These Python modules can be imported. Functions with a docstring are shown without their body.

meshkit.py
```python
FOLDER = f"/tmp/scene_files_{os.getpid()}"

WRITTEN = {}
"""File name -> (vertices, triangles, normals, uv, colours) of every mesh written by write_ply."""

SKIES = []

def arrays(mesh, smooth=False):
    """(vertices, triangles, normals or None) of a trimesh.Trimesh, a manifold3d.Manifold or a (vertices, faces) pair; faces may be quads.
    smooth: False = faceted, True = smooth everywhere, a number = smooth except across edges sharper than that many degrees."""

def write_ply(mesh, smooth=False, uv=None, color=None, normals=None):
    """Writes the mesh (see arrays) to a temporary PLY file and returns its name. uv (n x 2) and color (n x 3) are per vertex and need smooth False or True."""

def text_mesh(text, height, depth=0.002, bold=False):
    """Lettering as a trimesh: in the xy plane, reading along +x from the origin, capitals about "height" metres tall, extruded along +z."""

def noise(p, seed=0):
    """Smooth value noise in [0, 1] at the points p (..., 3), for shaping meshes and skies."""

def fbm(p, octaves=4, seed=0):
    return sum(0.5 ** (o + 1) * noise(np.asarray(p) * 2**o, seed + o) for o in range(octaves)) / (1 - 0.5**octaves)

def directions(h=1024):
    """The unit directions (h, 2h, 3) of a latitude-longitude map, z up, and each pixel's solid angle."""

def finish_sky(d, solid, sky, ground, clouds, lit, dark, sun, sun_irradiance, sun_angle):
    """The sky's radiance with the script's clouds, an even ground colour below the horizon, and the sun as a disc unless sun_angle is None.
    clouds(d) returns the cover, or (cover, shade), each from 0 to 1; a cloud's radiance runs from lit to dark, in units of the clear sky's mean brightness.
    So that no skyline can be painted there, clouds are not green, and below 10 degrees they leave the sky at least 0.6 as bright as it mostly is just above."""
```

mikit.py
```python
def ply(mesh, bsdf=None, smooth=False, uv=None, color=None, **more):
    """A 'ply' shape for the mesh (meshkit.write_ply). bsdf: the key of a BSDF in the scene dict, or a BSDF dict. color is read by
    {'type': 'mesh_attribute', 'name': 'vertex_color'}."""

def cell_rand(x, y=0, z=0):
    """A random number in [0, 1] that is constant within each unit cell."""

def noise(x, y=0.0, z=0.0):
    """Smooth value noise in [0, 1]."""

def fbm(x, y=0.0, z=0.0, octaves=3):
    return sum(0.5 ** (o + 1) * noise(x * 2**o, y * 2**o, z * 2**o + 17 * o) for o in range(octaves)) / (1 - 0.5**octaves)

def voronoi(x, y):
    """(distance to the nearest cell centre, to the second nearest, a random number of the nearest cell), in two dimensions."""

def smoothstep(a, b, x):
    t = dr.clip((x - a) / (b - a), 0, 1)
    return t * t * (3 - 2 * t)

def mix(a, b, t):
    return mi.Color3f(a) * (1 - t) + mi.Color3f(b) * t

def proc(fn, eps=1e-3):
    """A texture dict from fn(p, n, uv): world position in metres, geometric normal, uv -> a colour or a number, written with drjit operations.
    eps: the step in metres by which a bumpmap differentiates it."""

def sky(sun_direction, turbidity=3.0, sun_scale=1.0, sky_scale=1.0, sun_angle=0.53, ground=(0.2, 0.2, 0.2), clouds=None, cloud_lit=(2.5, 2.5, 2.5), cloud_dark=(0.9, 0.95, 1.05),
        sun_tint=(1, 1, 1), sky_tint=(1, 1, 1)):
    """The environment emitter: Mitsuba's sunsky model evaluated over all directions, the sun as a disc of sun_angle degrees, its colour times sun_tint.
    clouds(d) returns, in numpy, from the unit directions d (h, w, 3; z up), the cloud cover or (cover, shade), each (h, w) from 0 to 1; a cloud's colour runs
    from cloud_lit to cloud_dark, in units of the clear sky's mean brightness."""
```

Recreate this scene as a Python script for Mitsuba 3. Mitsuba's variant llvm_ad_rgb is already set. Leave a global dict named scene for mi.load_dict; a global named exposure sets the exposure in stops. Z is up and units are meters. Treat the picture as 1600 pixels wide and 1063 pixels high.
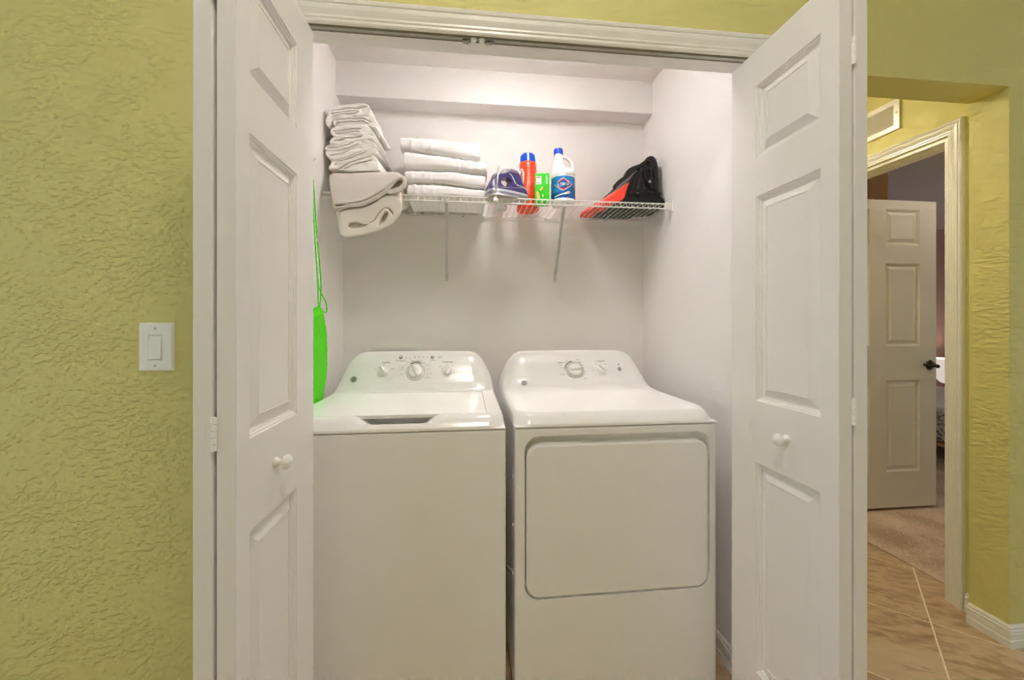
import math
import numpy as np, trimesh, shapely
import shapely.geometry as sg
import drjit as dr
import mitsuba as mi
import manifold3d as m3
from manifold3d import Manifold, CrossSection
import mikit, meshkit

T = mi.ScalarTransform4f
# ------------------------------------------------------------------ camera, light, exposure
H = 1.22                       # lens height
YAW = math.atan(70 / 630.0)    # turned a little to the right of the closet's axis
exposure = 1.27
ENV = (0.345, 0.405, 0.455)      # daylight that enters the open side of the room
CLOSET_LAMP = (10.4, 9.9, 9.65)
HALL_FILL = (40.0, 35.0, 28.0)  # added fill for the hall floor and casings
BED_FILL = (9.5, 8.2, 7.0)  # added fill for the bedroom carpet near the door
ROOM_LAMP = (23.0, 21.2, 19.0)
scene, labels = {}, {}
scene['camera'] = {'type': 'perspective', 'fov_axis': 'x', 'fov': 2 * math.degrees(math.atan(800 / 630.0)),
                   'principal_point_offset_y': 24.5 / 1063.0, 'near_clip': 0.02, 'far_clip': 60.0,
                   'to_world': T().look_at(origin=[0, 0, H], target=[math.sin(YAW), math.cos(YAW), H], up=[0, 0, 1])}
scene['daylight'] = {'type': 'constant', 'radiance': {'type': 'rgb', 'value': ENV}}


# ------------------------------------------------------------------ materials
def rgb(c):
    return {'type': 'rgb', 'value': list(c)}


def mat(name, color, rough=0.5, metallic=0.0, bump=None, bscale=0.001, eps=1e-3, two=True, **more):
    b = {'type': 'principled', 'base_color': color if isinstance(color, dict) else rgb(color), 'roughness': rough, 'metallic': metallic, **more}
    if bump is not None:
        b = {'type': 'bumpmap', 'tex': mikit.proc(bump, eps), 'scale': bscale, 'bsdf': b}
    scene['mat_' + name] = {'type': 'twosided', 'bsdf': b} if two else b
    return 'mat_' + name


N, FB, SS = mikit.noise, mikit.fbm, mikit.smoothstep


def trowel(p, n, uv):
    """skip-trowel plaster: flat ground with irregular raised flakes"""
    wx = FB(p.x * 14, p.y * 14, p.z * 14, 2) * 1.8
    a = FB(p.x * 88 + wx, p.y * 88 + wx, p.z * 98 + wx, 3)
    b = FB(p.x * 11 + 7, p.y * 11, p.z * 12, 2)
    return SS(0.48, 0.62, a * 0.62 + b * 0.40) + 0.10 * FB(p.x * 190, p.y * 190, p.z * 190, 2)


def peel(p, n, uv):
    a = FB(p.x * 60, p.y * 60, p.z * 75, 3)
    return SS(0.48, 0.62, a)


def wood_emboss(p, n, uv):
    w = FB(p.y * 9, p.x * 9, p.z * 1.6, 2)
    return N(p.y * 260 + w * 60, p.x * 260, p.z * 9) * 0.8 + 0.2 * N(p.y * 700, p.x * 700, p.z * 60)


def terry(p, n, uv):
    return FB(p.x * 420, p.y * 420, p.z * 420, 2) + 0.6 * FB(p.x * 60, p.y * 60, p.z * 60, 2)


def knit(p, n, uv):
    r = dr.sin(p.x * 760 + 0.8 * dr.sin(p.y * 240)) * dr.sin((p.y - p.z) * 620)
    return 0.5 + 0.4 * r + 0.35 * FB(p.x * 240, p.y * 240, p.z * 240, 2)


def tile_color(p, n, uv):
    cell = mikit.cell_rand(dr.floor(((p.x + p.y) * 0.70711 - 2.358) / 0.47), dr.floor(((p.x - p.y) * 0.70711 - 0.3075) / 0.47))
    a = (p.x * 0.92 - p.y * 0.39)
    b = (p.y * 0.92 + p.x * 0.39)
    w = FB(a * 4 + cell * 30, b * 6, cell * 9, 3)
    v = 0.6 * FB(a * 9 + w * 1.5 + cell * 40, b * 34 + w * 4, cell * 20, 4) + 0.4 * FB(a * 30, b * 60, cell * 9, 3)
    g = FB(a * 3 + cell * 17, b * 5, cell * 5, 2)
    c = mikit.mix((0.33, 0.21, 0.12), (0.52, 0.375, 0.24), SS(0.28, 0.62, v))
    c = mikit.mix(c, (0.54, 0.41, 0.28), SS(0.50, 0.75, g) * 0.75)
    vein = SS(0.020, 0.0, dr.abs(FB(a * 3.2 + cell * 50, b * 13 + w * 3, 3 + cell * 7, 3) - 0.5)) * SS(0.48, 0.62, FB(a * 8, b * 16, cell * 3, 2))
    return mikit.mix(c, (0.22, 0.125, 0.065), vein * 0.3)


def carpet_color(p, n, uv):
    v = 0.6 * FB(p.x * 5, p.y * 5, 0, 3) + 0.4 * FB(p.x * 160, p.y * 160, 0, 2)
    return mikit.mix((0.34, 0.235, 0.165), (0.57, 0.445, 0.35), SS(0.25, 0.7, v))


def floral(p, n, uv):
    w = FB(p.y * 8, p.z * 8, p.x * 8, 2)
    f, s, c = mikit.voronoi(p.y * 36 + w * 9 + p.x * 36, p.z * 36 + w * 8)
    k = SS(0.55, 0.42, f + 0.25 * N(p.y * 110, p.z * 110, p.x * 110)) * SS(0.12, 0.2, c)
    return mikit.mix((0.52, 0.46, 0.46), (0.16, 0.10, 0.11), k)


YEL = (0.615, 0.57, 0.215)
mat('yellow_wall', YEL, 0.62, bump=trowel, bscale=0.0025)
mat('closet_wall', (0.79, 0.768, 0.755), 0.72, bump=peel, bscale=0.0010)
mat('ceiling', (0.74, 0.72, 0.69), 0.8, bump=peel, bscale=0.0014)
mat('trim', (0.76, 0.735, 0.68), 0.33)
mat('door_white', (0.76, 0.735, 0.715), 0.42, bump=wood_emboss, bscale=0.0011)
mat('hall_door', (0.70, 0.67, 0.61), 0.42, bump=wood_emboss, bscale=0.00012)
mat('appliance', (0.83, 0.825, 0.825), 0.16, specular=0.45, clearcoat=0.4, clearcoat_gloss=0.9)
mat('appliance_side', (0.80, 0.80, 0.80), 0.3)
mat('plastic_white', (0.82, 0.815, 0.80), 0.25)
mat('bleach_white', (0.86, 0.87, 0.90), 0.3)
mat('knob_ring', (0.60, 0.60, 0.60), 0.25, metallic=0.5)
mat('grey_print', (0.20, 0.20, 0.21), 0.5)
mat('pale_print', (0.42, 0.41, 0.41), 0.5)
mat('black', (0.012, 0.012, 0.012), 0.35)
mat('dark_gap', (0.03, 0.028, 0.025), 0.7)
mat('metal', (0.62, 0.60, 0.57), 0.3, metallic=0.9)
mat('grey_metal', (0.42, 0.40, 0.37), 0.4, metallic=0.6)
mat('wire_white', (0.84, 0.83, 0.80), 0.3)
mat('bracket', (0.66, 0.65, 0.64), 0.35)
mat('towel_white', (0.88, 0.875, 0.885), 0.95, bump=terry, bscale=0.0012, sheen=0.4)
mat('cloth_white', (0.86, 0.845, 0.825), 0.95, bump=terry, bscale=0.0008, sheen=0.3)
mat('mat_beige', (0.70, 0.645, 0.60), 0.97, bump=knit, bscale=0.0035)
mat('mat_cream', (0.78, 0.735, 0.675), 0.97, bump=terry, bscale=0.0022, sheen=0.4)
mat('red_plastic', (0.78, 0.055, 0.012), 0.22)
mat('blue_plastic', (0.004, 0.07, 0.56), 0.15)
mat('sky_blue', (0.02, 0.20, 0.50), 0.3)
mat('label_blue', (0.006, 0.085, 0.30), 0.3)
mat('red_ink', (0.62, 0.015, 0.02), 0.35)
mat('green_card', (0.03, 0.55, 0.015), 0.35)
mat('grey_card', (0.42, 0.38, 0.34), 0.8)
mat('peach', (0.86, 0.50, 0.20), 0.5)
mat('purple', (0.042, 0.028, 0.13), 0.15)
mat('grey_plastic', (0.16, 0.155, 0.19), 0.3)
mat('pale_plastic', (0.40, 0.40, 0.44), 0.25)
mat('sole', (0.55, 0.53, 0.50), 0.28, metallic=0.8)
mat('clear_plastic', (0.80, 0.79, 0.76), 0.12, spec_trans=0.35, two=False)
mat('vinyl_black', (0.005, 0.0045, 0.0045), 0.25, specular=0.22)
mat('strap', (0.020, 0.016, 0.015), 0.7, specular=0.2)
mat('vinyl_red', (0.72, 0.045, 0.02), 0.3)
mat('lime', (0.085, 0.60, 0.010), 0.9, bump=terry, bscale=0.0018, sheen=0.3)
mat('tile', mikit.proc(tile_color), 0.30)
mat('grout', (0.80, 0.66, 0.48), 0.85)
mat('carpet', mikit.proc(carpet_color), 0.97, bump=terry, bscale=0.002)
mat('bronze', (0.055, 0.038, 0.022), 0.28, metallic=0.85)
mat('bedroom_wall', (0.52, 0.37, 0.33), 0.8)
mat('shaded_yellow_wall', (0.15, 0.075, 0.019), 0.8)  # yellow wall in shade: the darkness is put into the base colour
mat('bedroom_ceiling', (0.50, 0.44, 0.43), 0.85)
mat('bedding', mikit.proc(floral), 0.9)
mat('sheet', (0.62, 0.56, 0.54), 0.9)
mat('bed_wood', (0.36, 0.18, 0.08), 0.4)
mat('louver', (0.66, 0.62, 0.53), 0.45)


# ------------------------------------------------------------------ helpers
def put(key, mesh, m, smooth=False, **kw):
    assert key not in scene, key
    scene[key] = mikit.ply(mesh, 'mat_' + m, smooth=smooth, **kw)
    return key


def tag(key, label=None, cat=None, group=None, kind=None):
    d = {k: v for k, v in (('label', label), ('category', cat), ('group', group), ('kind', kind)) if v}
    labels[key] = d


def num(base):
    if not any(k == base or k.startswith(base + '__') for k in scene):
        return base
    i = 1
    while any(k == f'{base}_{i:03d}' or k.startswith(f'{base}_{i:03d}__') for k in scene):
        i += 1
    return f'{base}_{i:03d}'


def struct(key, mesh, m, smooth=False):
    put(key, mesh, m, smooth)
    labels[key] = {'kind': 'structure'}


def cap(ring):
    """triangles of a simple outline, as indices into it"""
    from scipy.spatial import cKDTree
    v, f = trimesh.creation.triangulate_polygon(sg.Polygon(ring), engine='earcut')
    return cKDTree(np.asarray(ring, float)).query(v)[1][f]


def box(x0, x1, y0, y1, z0, z1):
    return trimesh.creation.box(bounds=[[x0, y0, z0], [x1, y1, z1]])


def man(t):
    return Manifold(m3.Mesh(np.asarray(t.vertices, np.float32), np.asarray(t.faces, np.uint32)))


def tri(m):
    q = m.to_mesh()
    return trimesh.Trimesh(np.array(q.vert_properties[:, :3], float), np.array(q.tri_verts), process=False)


def mbox(x0, x1, y0, y1, z0, z1):
    return Manifold.cube([x1 - x0, y1 - y0, z1 - z0]).translate([x0, y0, z0])


def rbox(x0, x1, y0, y1, z0, z1, r=0.004, seg=12):
    s = Manifold.sphere(r, seg)
    return Manifold.batch_hull([s.translate([x, y, z]) for x in (x0 + r, x1 - r) for y in (y0 + r, y1 - r) for z in (z0 + r, z1 - r)])


def cat(*ms):
    return trimesh.util.concatenate(list(ms))


def rrect(x0, x1, z0, z1, r, seg=8):
    return sg.box(x0 + r, z0 + r, x1 - r, z1 - r).buffer(r, quad_segs=seg)


def cs(poly):
    rings = [np.array(poly.exterior.coords)[:-1]] + [np.array(h.coords)[:-1] for h in poly.interiors]
    return CrossSection([r.astype(np.float64) for r in rings], m3.FillRule.EvenOdd)


def ext_xz(poly, y0, y1):
    """extrude an (x, z) outline along y"""
    m = Manifold.extrude(cs(poly), y1 - y0)           # (x, z, up)
    return m.transform(np.array([[1, 0, 0, 0], [0, 0, -1, y1], [0, 1, 0, 0]], float))


def ext_yz(poly, x0, x1):
    m = Manifold.extrude(cs(poly), x1 - x0)           # (y, z, up)
    return m.transform(np.array([[0, 0, 1, x0], [1, 0, 0, 0], [0, 1, 0, 0]], float))


def ext_xy(poly, z0, z1):
    return Manifold.extrude(cs(poly), z1 - z0).translate([0, 0, z0])


def tube(pts, r, sides=8, closed=False):
    p = np.asarray(pts, float)
    t = np.gradient(p, axis=0)
    if closed:
        t = np.roll(p, -1, 0) - np.roll(p, 1, 0)
    t /= np.linalg.norm(t, axis=1, keepdims=True) + 1e-12
    up = np.array([0.31, 0.22, 0.92])
    frames = []
    a = np.cross(t[0], up); a /= np.linalg.norm(a)
    for k in range(len(p)):
        a = a - t[k] * (a @ t[k]); a /= np.linalg.norm(a) + 1e-12
        frames.append((a, np.cross(t[k], a)))
    rr = np.broadcast_to(r, (len(p),))
    ang = np.arange(sides) * 2 * np.pi / sides
    v = np.concatenate([p[k] + rr[k] * (np.cos(ang)[:, None] * frames[k][0] + np.sin(ang)[:, None] * frames[k][1]) for k in range(len(p))])
    f = []
    n = len(p)
    for k in range(n if closed else n - 1):
        k2 = (k + 1) % n
        for j in range(sides):
            j2 = (j + 1) % sides
            f += [[k * sides + j, k * sides + j2, k2 * sides + j2], [k * sides + j, k2 * sides + j2, k2 * sides + j]]
    if not closed:
        v = np.vstack([v, p[0], p[-1]])
        for j in range(sides):
            j2 = (j + 1) % sides
            f += [[n * sides, j2, j], [n * sides + 1, (n - 1) * sides + j, (n - 1) * sides + j2]]
    m = trimesh.Trimesh(v, f, process=False)
    if m.volume < 0:
        m.invert()
    return m


def spline(pts, n=40):
    from scipy.interpolate import CubicSpline
    p = np.asarray(pts, float)
    d = np.r_[0, np.cumsum(np.linalg.norm(np.diff(p, axis=0), axis=1))]
    return CubicSpline(d, p)(np.linspace(0, d[-1], n))


def lathe(profile, sections=40):
    """profile [(r, z)] from the bottom axis to the top axis"""
    return trimesh.creation.revolve(np.array(profile, float), sections=sections)


def nested(rects_fn, profile):
    """loft of nested rounded-corner-free rectangles: profile [(inset, depth)]; returns verts (u, v, depth), faces"""
    V, F = [], []
    for ins, d in profile:
        u0, u1, v0, v1 = rects_fn(ins)
        V += [[u0, v0, d], [u1, v0, d], [u1, v1, d], [u0, v1, d]]
    for k in range(len(profile) - 1):
        for j in range(4):
            j2 = (j + 1) % 4
            F += [[k * 4 + j, k * 4 + j2, k * 4 + 4 + j2], [k * 4 + j, k * 4 + 4 + j2, k * 4 + 4 + j]]
    k = (len(profile) - 1) * 4
    F += [[k, k + 1, k + 2], [k, k + 2, k + 3]]
    return np.array(V, float), np.array(F)


PANEL = [(0, 0), (0.0022, -0.0034), (0.0055, -0.0038), (0.0072, -0.0078), (0.0105, -0.0082), (0.0122, -0.0125), (0.0165, -0.0128),
         (0.019, -0.0120), (0.0395, -0.0022), (0.0403, -0.0044), (0.0425, -0.0038)]


def panel_mesh(u0, u1, v0, v1, profile=PANEL):
    return nested(lambda i: (u0 + i, u1 - i, v0 + i, v1 - i), profile)


# ------------------------------------------------------------------ the setting
WF, WB = 1.165, 1.256          # closet's front wall: outer and inner face
XL, XR = -0.603, 0.928         # closet's side walls
YB = 2.05                      # closet's back wall
OX0, OX1, OZ = -0.503, 0.924, 2.057   # opening
CT = 3.0                       # room ceiling
HX, HY = 2.04, 1.31            # the hall's corner: jamb face and front face
DX = 2.11                      # wall with the bedroom door
front = shapely.union_all([sg.box(-3.2, 0, OX0, CT), sg.box(OX0, OZ, OX1, CT), sg.box(OX1, 0, 1.06, CT)])
struct('wall_front', tri(ext_xz(front, WF, WF + 0.02)), 'yellow_wall')
struct('wall_closet_front_left', box(XL - 0.1, OX0, WF + 0.02, WB, 0, 2.5), 'closet_wall')
struct('wall_closet_front_right', box(OX1, XR + 0.09, WF + 0.02, WB, 0, 2.5), 'closet_wall')
struct('wall_closet_header', box(OX0, OX1, WF + 0.02, WB, OZ, 2.5), 'closet_wall')
struct('wall_closet_left', box(XL - 0.1, XL, WB, YB + 0.1, 0, 2.5), 'closet_wall')
struct('wall_closet_right', box(XR, XR + 0.09, WB, YB + 0.1, 0, 2.5), 'closet_wall')
struct('wall_closet_back', box(XL - 0.1, XR + 0.1, YB, YB + 0.1, 0, 2.5), 'closet_wall')
struct('wall_closet_soffit', box(XL, XR, 1.94, YB, 2.28, 2.44), 'closet_wall')
struct('ceiling_closet', box(XL, XR, WB, YB, 2.44, 2.50), 'ceiling')
struct('wall_hall_left', box(XR + 0.09, 1.06, WF + 0.02, 4.0, 0, CT), 'yellow_wall')
struct('wall_hall_header', box(1.06, HX, HY, HY + 0.123, 2.122, CT), 'yellow_wall')
struct('wall_right', box(HX, 4.4, HY, HY + 0.123, 0, CT), 'yellow_wall')
DY0, DY1, DZ = 1.555, 2.375, 2.045
dw = shapely.union_all([sg.box(HY + 0.123, 0, DY0, 2.6), sg.box(DY0, DZ, DY1, 2.6), sg.box(DY1, 0, 4.0, 2.6)])
struct('wall_hall_right', tri(ext_yz(dw, DX, DX + 0.112)), 'yellow_wall')
struct('wall_hall_end', box(1.06, DX, 3.6, 3.7, 0, 2.6), 'yellow_wall')
struct('ceiling_hall', box(1.06, DX, HY + 0.123, 3.6, 2.44, 2.55), 'ceiling')
struct('ceiling', box(-3.2, 5.0, -3.0, HY, CT, CT + 0.1), 'ceiling')
struct('wall_back', box(-3.2, 5.0, -3.1, -3.0, 0, CT), 'yellow_wall')
# bedroom
struct('floor_bedroom', box(DX + 0.115, 6.6, 1.45, 5.6, -0.05, 0.006), 'carpet')
struct('ceiling_bedroom', box(DX + 0.112, 6.6, 1.45, 5.6, 2.44, 2.55), 'bedroom_ceiling')
struct('wall_bedroom_stub', box(DX + 0.112, 2.84, 2.44, 2.54, 0, 2.44), 'shaded_yellow_wall')  # its shade is painted in by the dark material
struct('wall_bedroom_far', box(DX + 0.112, 6.6, 4.55, 4.65, 0, 2.44), 'bedroom_wall')
struct('wall_bedroom_right', box(6.1, 6.2, 1.45, 4.55, 0, 2.44), 'bedroom_wall')
# floor with its tiles laid on the diagonal
struct('floor', box(-3.2, 5.0, -3.0, 4.0, -0.06, -0.0010), 'grout')
floor_limits = shapely.union_all([sg.box(-1.5, -0.4, 3.2, HY - 0.0), sg.box(1.062, HY - 0.01, HX - 0.001, HY + 0.13), sg.box(1.062, HY + 0.12, DX - 0.001, 3.6),
                                  sg.box(DX - 0.002, DY0 + 0.001, DX + 0.114, DY1 - 0.001), sg.box(OX0 + 0.001, WF - 0.02, OX1 - 0.001, WB + 0.01), sg.box(XL + 0.001, WB, XR - 0.001, YB - 0.001)])
floor_limits = floor_limits.difference(shapely.union_all([sg.box(-3.2, WF - 0.001, OX0, WB), sg.box(OX1, WF - 0.001, 1.062, 4), sg.box(HX, HY - 0.001, 6, HY + 0.123)]))
R2 = math.sqrt(0.5)
for i in range(-9, 6):
    for j in range(-9, 6):
        p0, q0, g = 2.358 + 0.47 * i, 0.3075 + 0.47 * j, 0.003
        c4 = [((p + q) * R2, (p - q) * R2) for p, q in ((p0 + g, q0 + g), (p0 + g, q0 + 0.47 - g), (p0 + 0.47 - g, q0 + 0.47 - g), (p0 + 0.47 - g, q0 + g))]
        piece = sg.Polygon(c4).intersection(floor_limits)
        for part in getattr(piece, 'geoms', [piece]):
            if part.geom_type == 'Polygon' and part.area > 0.002:
                put(num('floor__tile'), tri(ext_xy(part, -0.006, 0.0)), 'tile')

# casings: a moulded profile (across, out)
CAS = [(0, 0), (0, 0.008), (0.004, 0.010), (0.010, 0.0095), (0.014, 0.012), (0.020, 0.0115), (0.024, 0.013), (0.034, 0.0165), (0.044, 0.0175), (0.048, 0.0150), (0.051, 0.0175), (0.058, 0.019), (0.063, 0.0165), (0.065, 0.010), (0.065, 0)]


def casing_frame(u0, u1, vtop, vbot, width, depth=1.0):
    """legs and head with mitres around an opening u0..u1 x vbot..vtop: three meshes in (u, v, out)"""
    k = width / 0.065
    prof = [(a * k, b * depth) for a, b in CAS]
    out = []
    for which in range(3):
        A, B = [], []
        for a, d in prof:
            if which == 0:
                A.append([u0 - a, vbot, d]); B.append([u0 - a, vtop + a, d])
            elif which == 1:
                A.append([u0 - a, vtop + a, d]); B.append([u1 + a, vtop + a, d])
            else:
                A.append([u1 + a, vtop + a, d]); B.append([u1 + a, vbot, d])
        n = len(prof)
        V = np.array(A + B, float)
        F = []
        for j in range(n):
            j2 = (j + 1) % n
            F += [[j, j2, n + j2], [j, n + j2, n + j]]
        ea = cap(prof)
        F += [list(t) for t in ea] + [[n + t[0], n + t[2], n + t[1]] for t in ea]
        m = trimesh.Trimesh(V, F, process=False)
        trimesh.repair.fix_normals(m)
        out.append(m)
    return out


def remap(m, fn):
    m = m.copy()
    v = np.asarray(m.vertices)
    m.vertices = np.column_stack(fn(v[:, 0], v[:, 1], v[:, 2]))
    if m.is_watertight and m.volume < 0:
        m.invert()
    return m


def sharp(m):
    return m


for m, nm in zip(casing_frame(OX0 - 0.002, OX1 + 0.002, 2.050, 0.0, 0.065), ('trim_1', 'trim_2', 'trim_3')):
    struct(nm, remap(m, lambda u, v, d: (u, WF - d, v)), 'trim')
# bedroom door frame: casing on the hall side, jamb lining, stop
for m, nm in zip(casing_frame(DY0 - 0.004, DY1 + 0.004, DZ + 0.004, 0.0, 0.057), ('trim_4', 'trim_5', 'trim_6')):
    struct(nm, remap(m, lambda u, v, d: (DX - d, u, v)), 'trim')
struct('trim_7', cat(box(DX, DX + 0.114, DY0 + 0.0, DY0 + 0.014, 0, DZ), box(DX, DX + 0.114, DY1 - 0.014, DY1, 0, DZ), box(DX, DX + 0.114, DY0 + 0.014, DY1 - 0.014, DZ - 0.014, DZ),
                     box(DX + 0.03, DX + 0.06, DY0 + 0.014, DY1 - 0.014, DZ - 0.025, DZ - 0.014)), 'trim')
# baseboards: profile (out, up)
BB = [(0, 0), (0.014, 0), (0.014, 0.028), (0.012, 0.030), (0.012, 0.052), (0.010, 0.056), (0.0125, 0.059), (0.0125, 0.064), (0.009, 0.069), (0.010, 0.074), (0.006, 0.080), (0, 0.082)]


def baseboard(path, side=1.0):
    """the profile swept along a floor path [(x, y)], mitred; out = left of the direction of travel times side"""
    p = np.array(path, float)
    d = np.diff(p, axis=0); d /= np.linalg.norm(d, axis=1, keepdims=True)
    nrm = np.column_stack([-d[:, 1], d[:, 0]]) * side
    V = []
    for k in range(len(p)):
        if k == 0:
            o = nrm[0]
        elif k == len(p) - 1:
            o = nrm[-1]
        else:
            o = nrm[k - 1] + nrm[k]; o /= (o @ nrm[k])
        V += [[p[k, 0] + o[0] * a, p[k, 1] + o[1] * a, b] for a, b in BB]
    n = len(BB); F = []
    for k in range(len(p) - 1):
        for j in range(n):
            j2 = (j + 1) % n
            F += [[k * n + j, k * n + j2, k * n + n + j2], [k * n + j, k * n + n + j2, k * n + n + j]]
    ea = cap(BB)
    e = (len(p) - 1) * n
    m = trimesh.Trimesh(V, F + [list(t) for t in ea] + [[e + t[0], e + t[2], e + t[1]] for t in ea], process=False)
    trimesh.repair.fix_normals(m)
    return m


struct('baseboard_right', baseboard([(HX, HY + 0.123), (HX, HY), (4.3, HY)], -1), 'trim')
struct('baseboard_hall', baseboard([(DX, DY0 - 0.066), (DX, HY + 0.125)], 1 if False else -1), 'trim')
struct('baseboard_left', baseboard([(-3.2, WF), (OX0 - 0.07, WF)], -1), 'trim')
struct('baseboard_closet_right', baseboard([(XR, YB), (XR, WB)], -1), 'trim')
struct('baseboard_closet_back', baseboard([(XL, YB), (XR - 0.013, YB)], -1), 'trim')
struct('baseboard_bedroom', baseboard([(2.85, 4.55), (6.1, 4.55)], -1), 'trim')

# ------------------------------------------------------------------ lamps
def dome_lamp(key, x, y, zc, r, hgt, power, label):
    prof = [(0, -hgt)] + [(r * math.sin(a), -hgt * math.cos(a)) for a in np.linspace(0.12, math.pi / 2, 12)] + [(0, 0)]
    d = lathe(prof, 32); d.apply_translation([x, y, zc - 0.02])
    if d.volume < 0:
        d.invert()
    s = mikit.ply(d, 'mat_plastic_white', smooth=40)
    s['emitter'] = {'type': 'area', 'radiance': rgb(power)}
    scene[key + '__diffuser'] = s
    b = lathe([(0, -0.024), (r * 1.08, -0.024), (r * 1.1, -0.015), (r * 1.1, 0), (0, 0)], 32); b.apply_translation([x, y, zc])
    if b.volume < 0:
        b.invert()
    put(key + '__base', b, 'metal', 40)
    tag(key, label, 'ceiling light')


dome_lamp('ceiling_light', 0.22, 1.415, 2.44, 0.155, 0.075, CLOSET_LAMP, 'flush dome light on the closet ceiling, hidden above the door header')
dome_lamp('ceiling_light_002', 1.5, 2.15, 2.44, 0.11, 0.06, HALL_FILL, 'unseen dome light added on the hall ceiling to brighten the hall, behind the right bifold door')  # added light, out of view, to lift the hall floor and casings
dome_lamp('ceiling_light_003', 3.0, 1.85, 2.44, 0.12, 0.06, BED_FILL, 'unseen dome light added on the bedroom ceiling just inside the door, to brighten the carpet')  # added light, unseen past the door head, to lift the bedroom carpet
dome_lamp('ceiling_light_001', 0.10, 0.10, CT, 0.17, 0.09, ROOM_LAMP, 'flush dome light on the high ceiling of the yellow room')


# ------------------------------------------------------------------ bifold doors
LW, LZ0, LZ1 = 0.374, 0.012, 2.020
PZ = [(0.207, 0.818), (0.998, 1.592), (1.704, 1.914)]


def leaf(key, x0, x1, y0, face, stile_near=0.047):
    """one leaf from y0 on; face = +1: panels on the x1 side, -1: on the x0 side"""
    y1 = y0 + LW
    body = rbox(x0, x1, y0, y1, LZ0, LZ1, 0.0025, 8)
    pan = []
    for z0, z1 in PZ:
        a, b = y0 + stile_near, y0 + stile_near + 0.218
        body -= mbox(x1 - 0.0136, x1 + 0.01, a, b, z0, z1) if face > 0 else mbox(x0 - 0.01, x0 + 0.0136, a, b, z0, z1)
        v, f = panel_mesh(a, b, z0, z1)
        x = (x1 + v[:, 2]) if face > 0 else (x0 - v[:, 2])
        pan.append(trimesh.Trimesh(np.column_stack([x, v[:, 0], v[:, 1]]), f if face > 0 else f[:, ::-1], process=False))
    put(key, tri(body), 'door_white')
    for m in pan:
        put(num(key + '__panel'), m, 'door_white')


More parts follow.
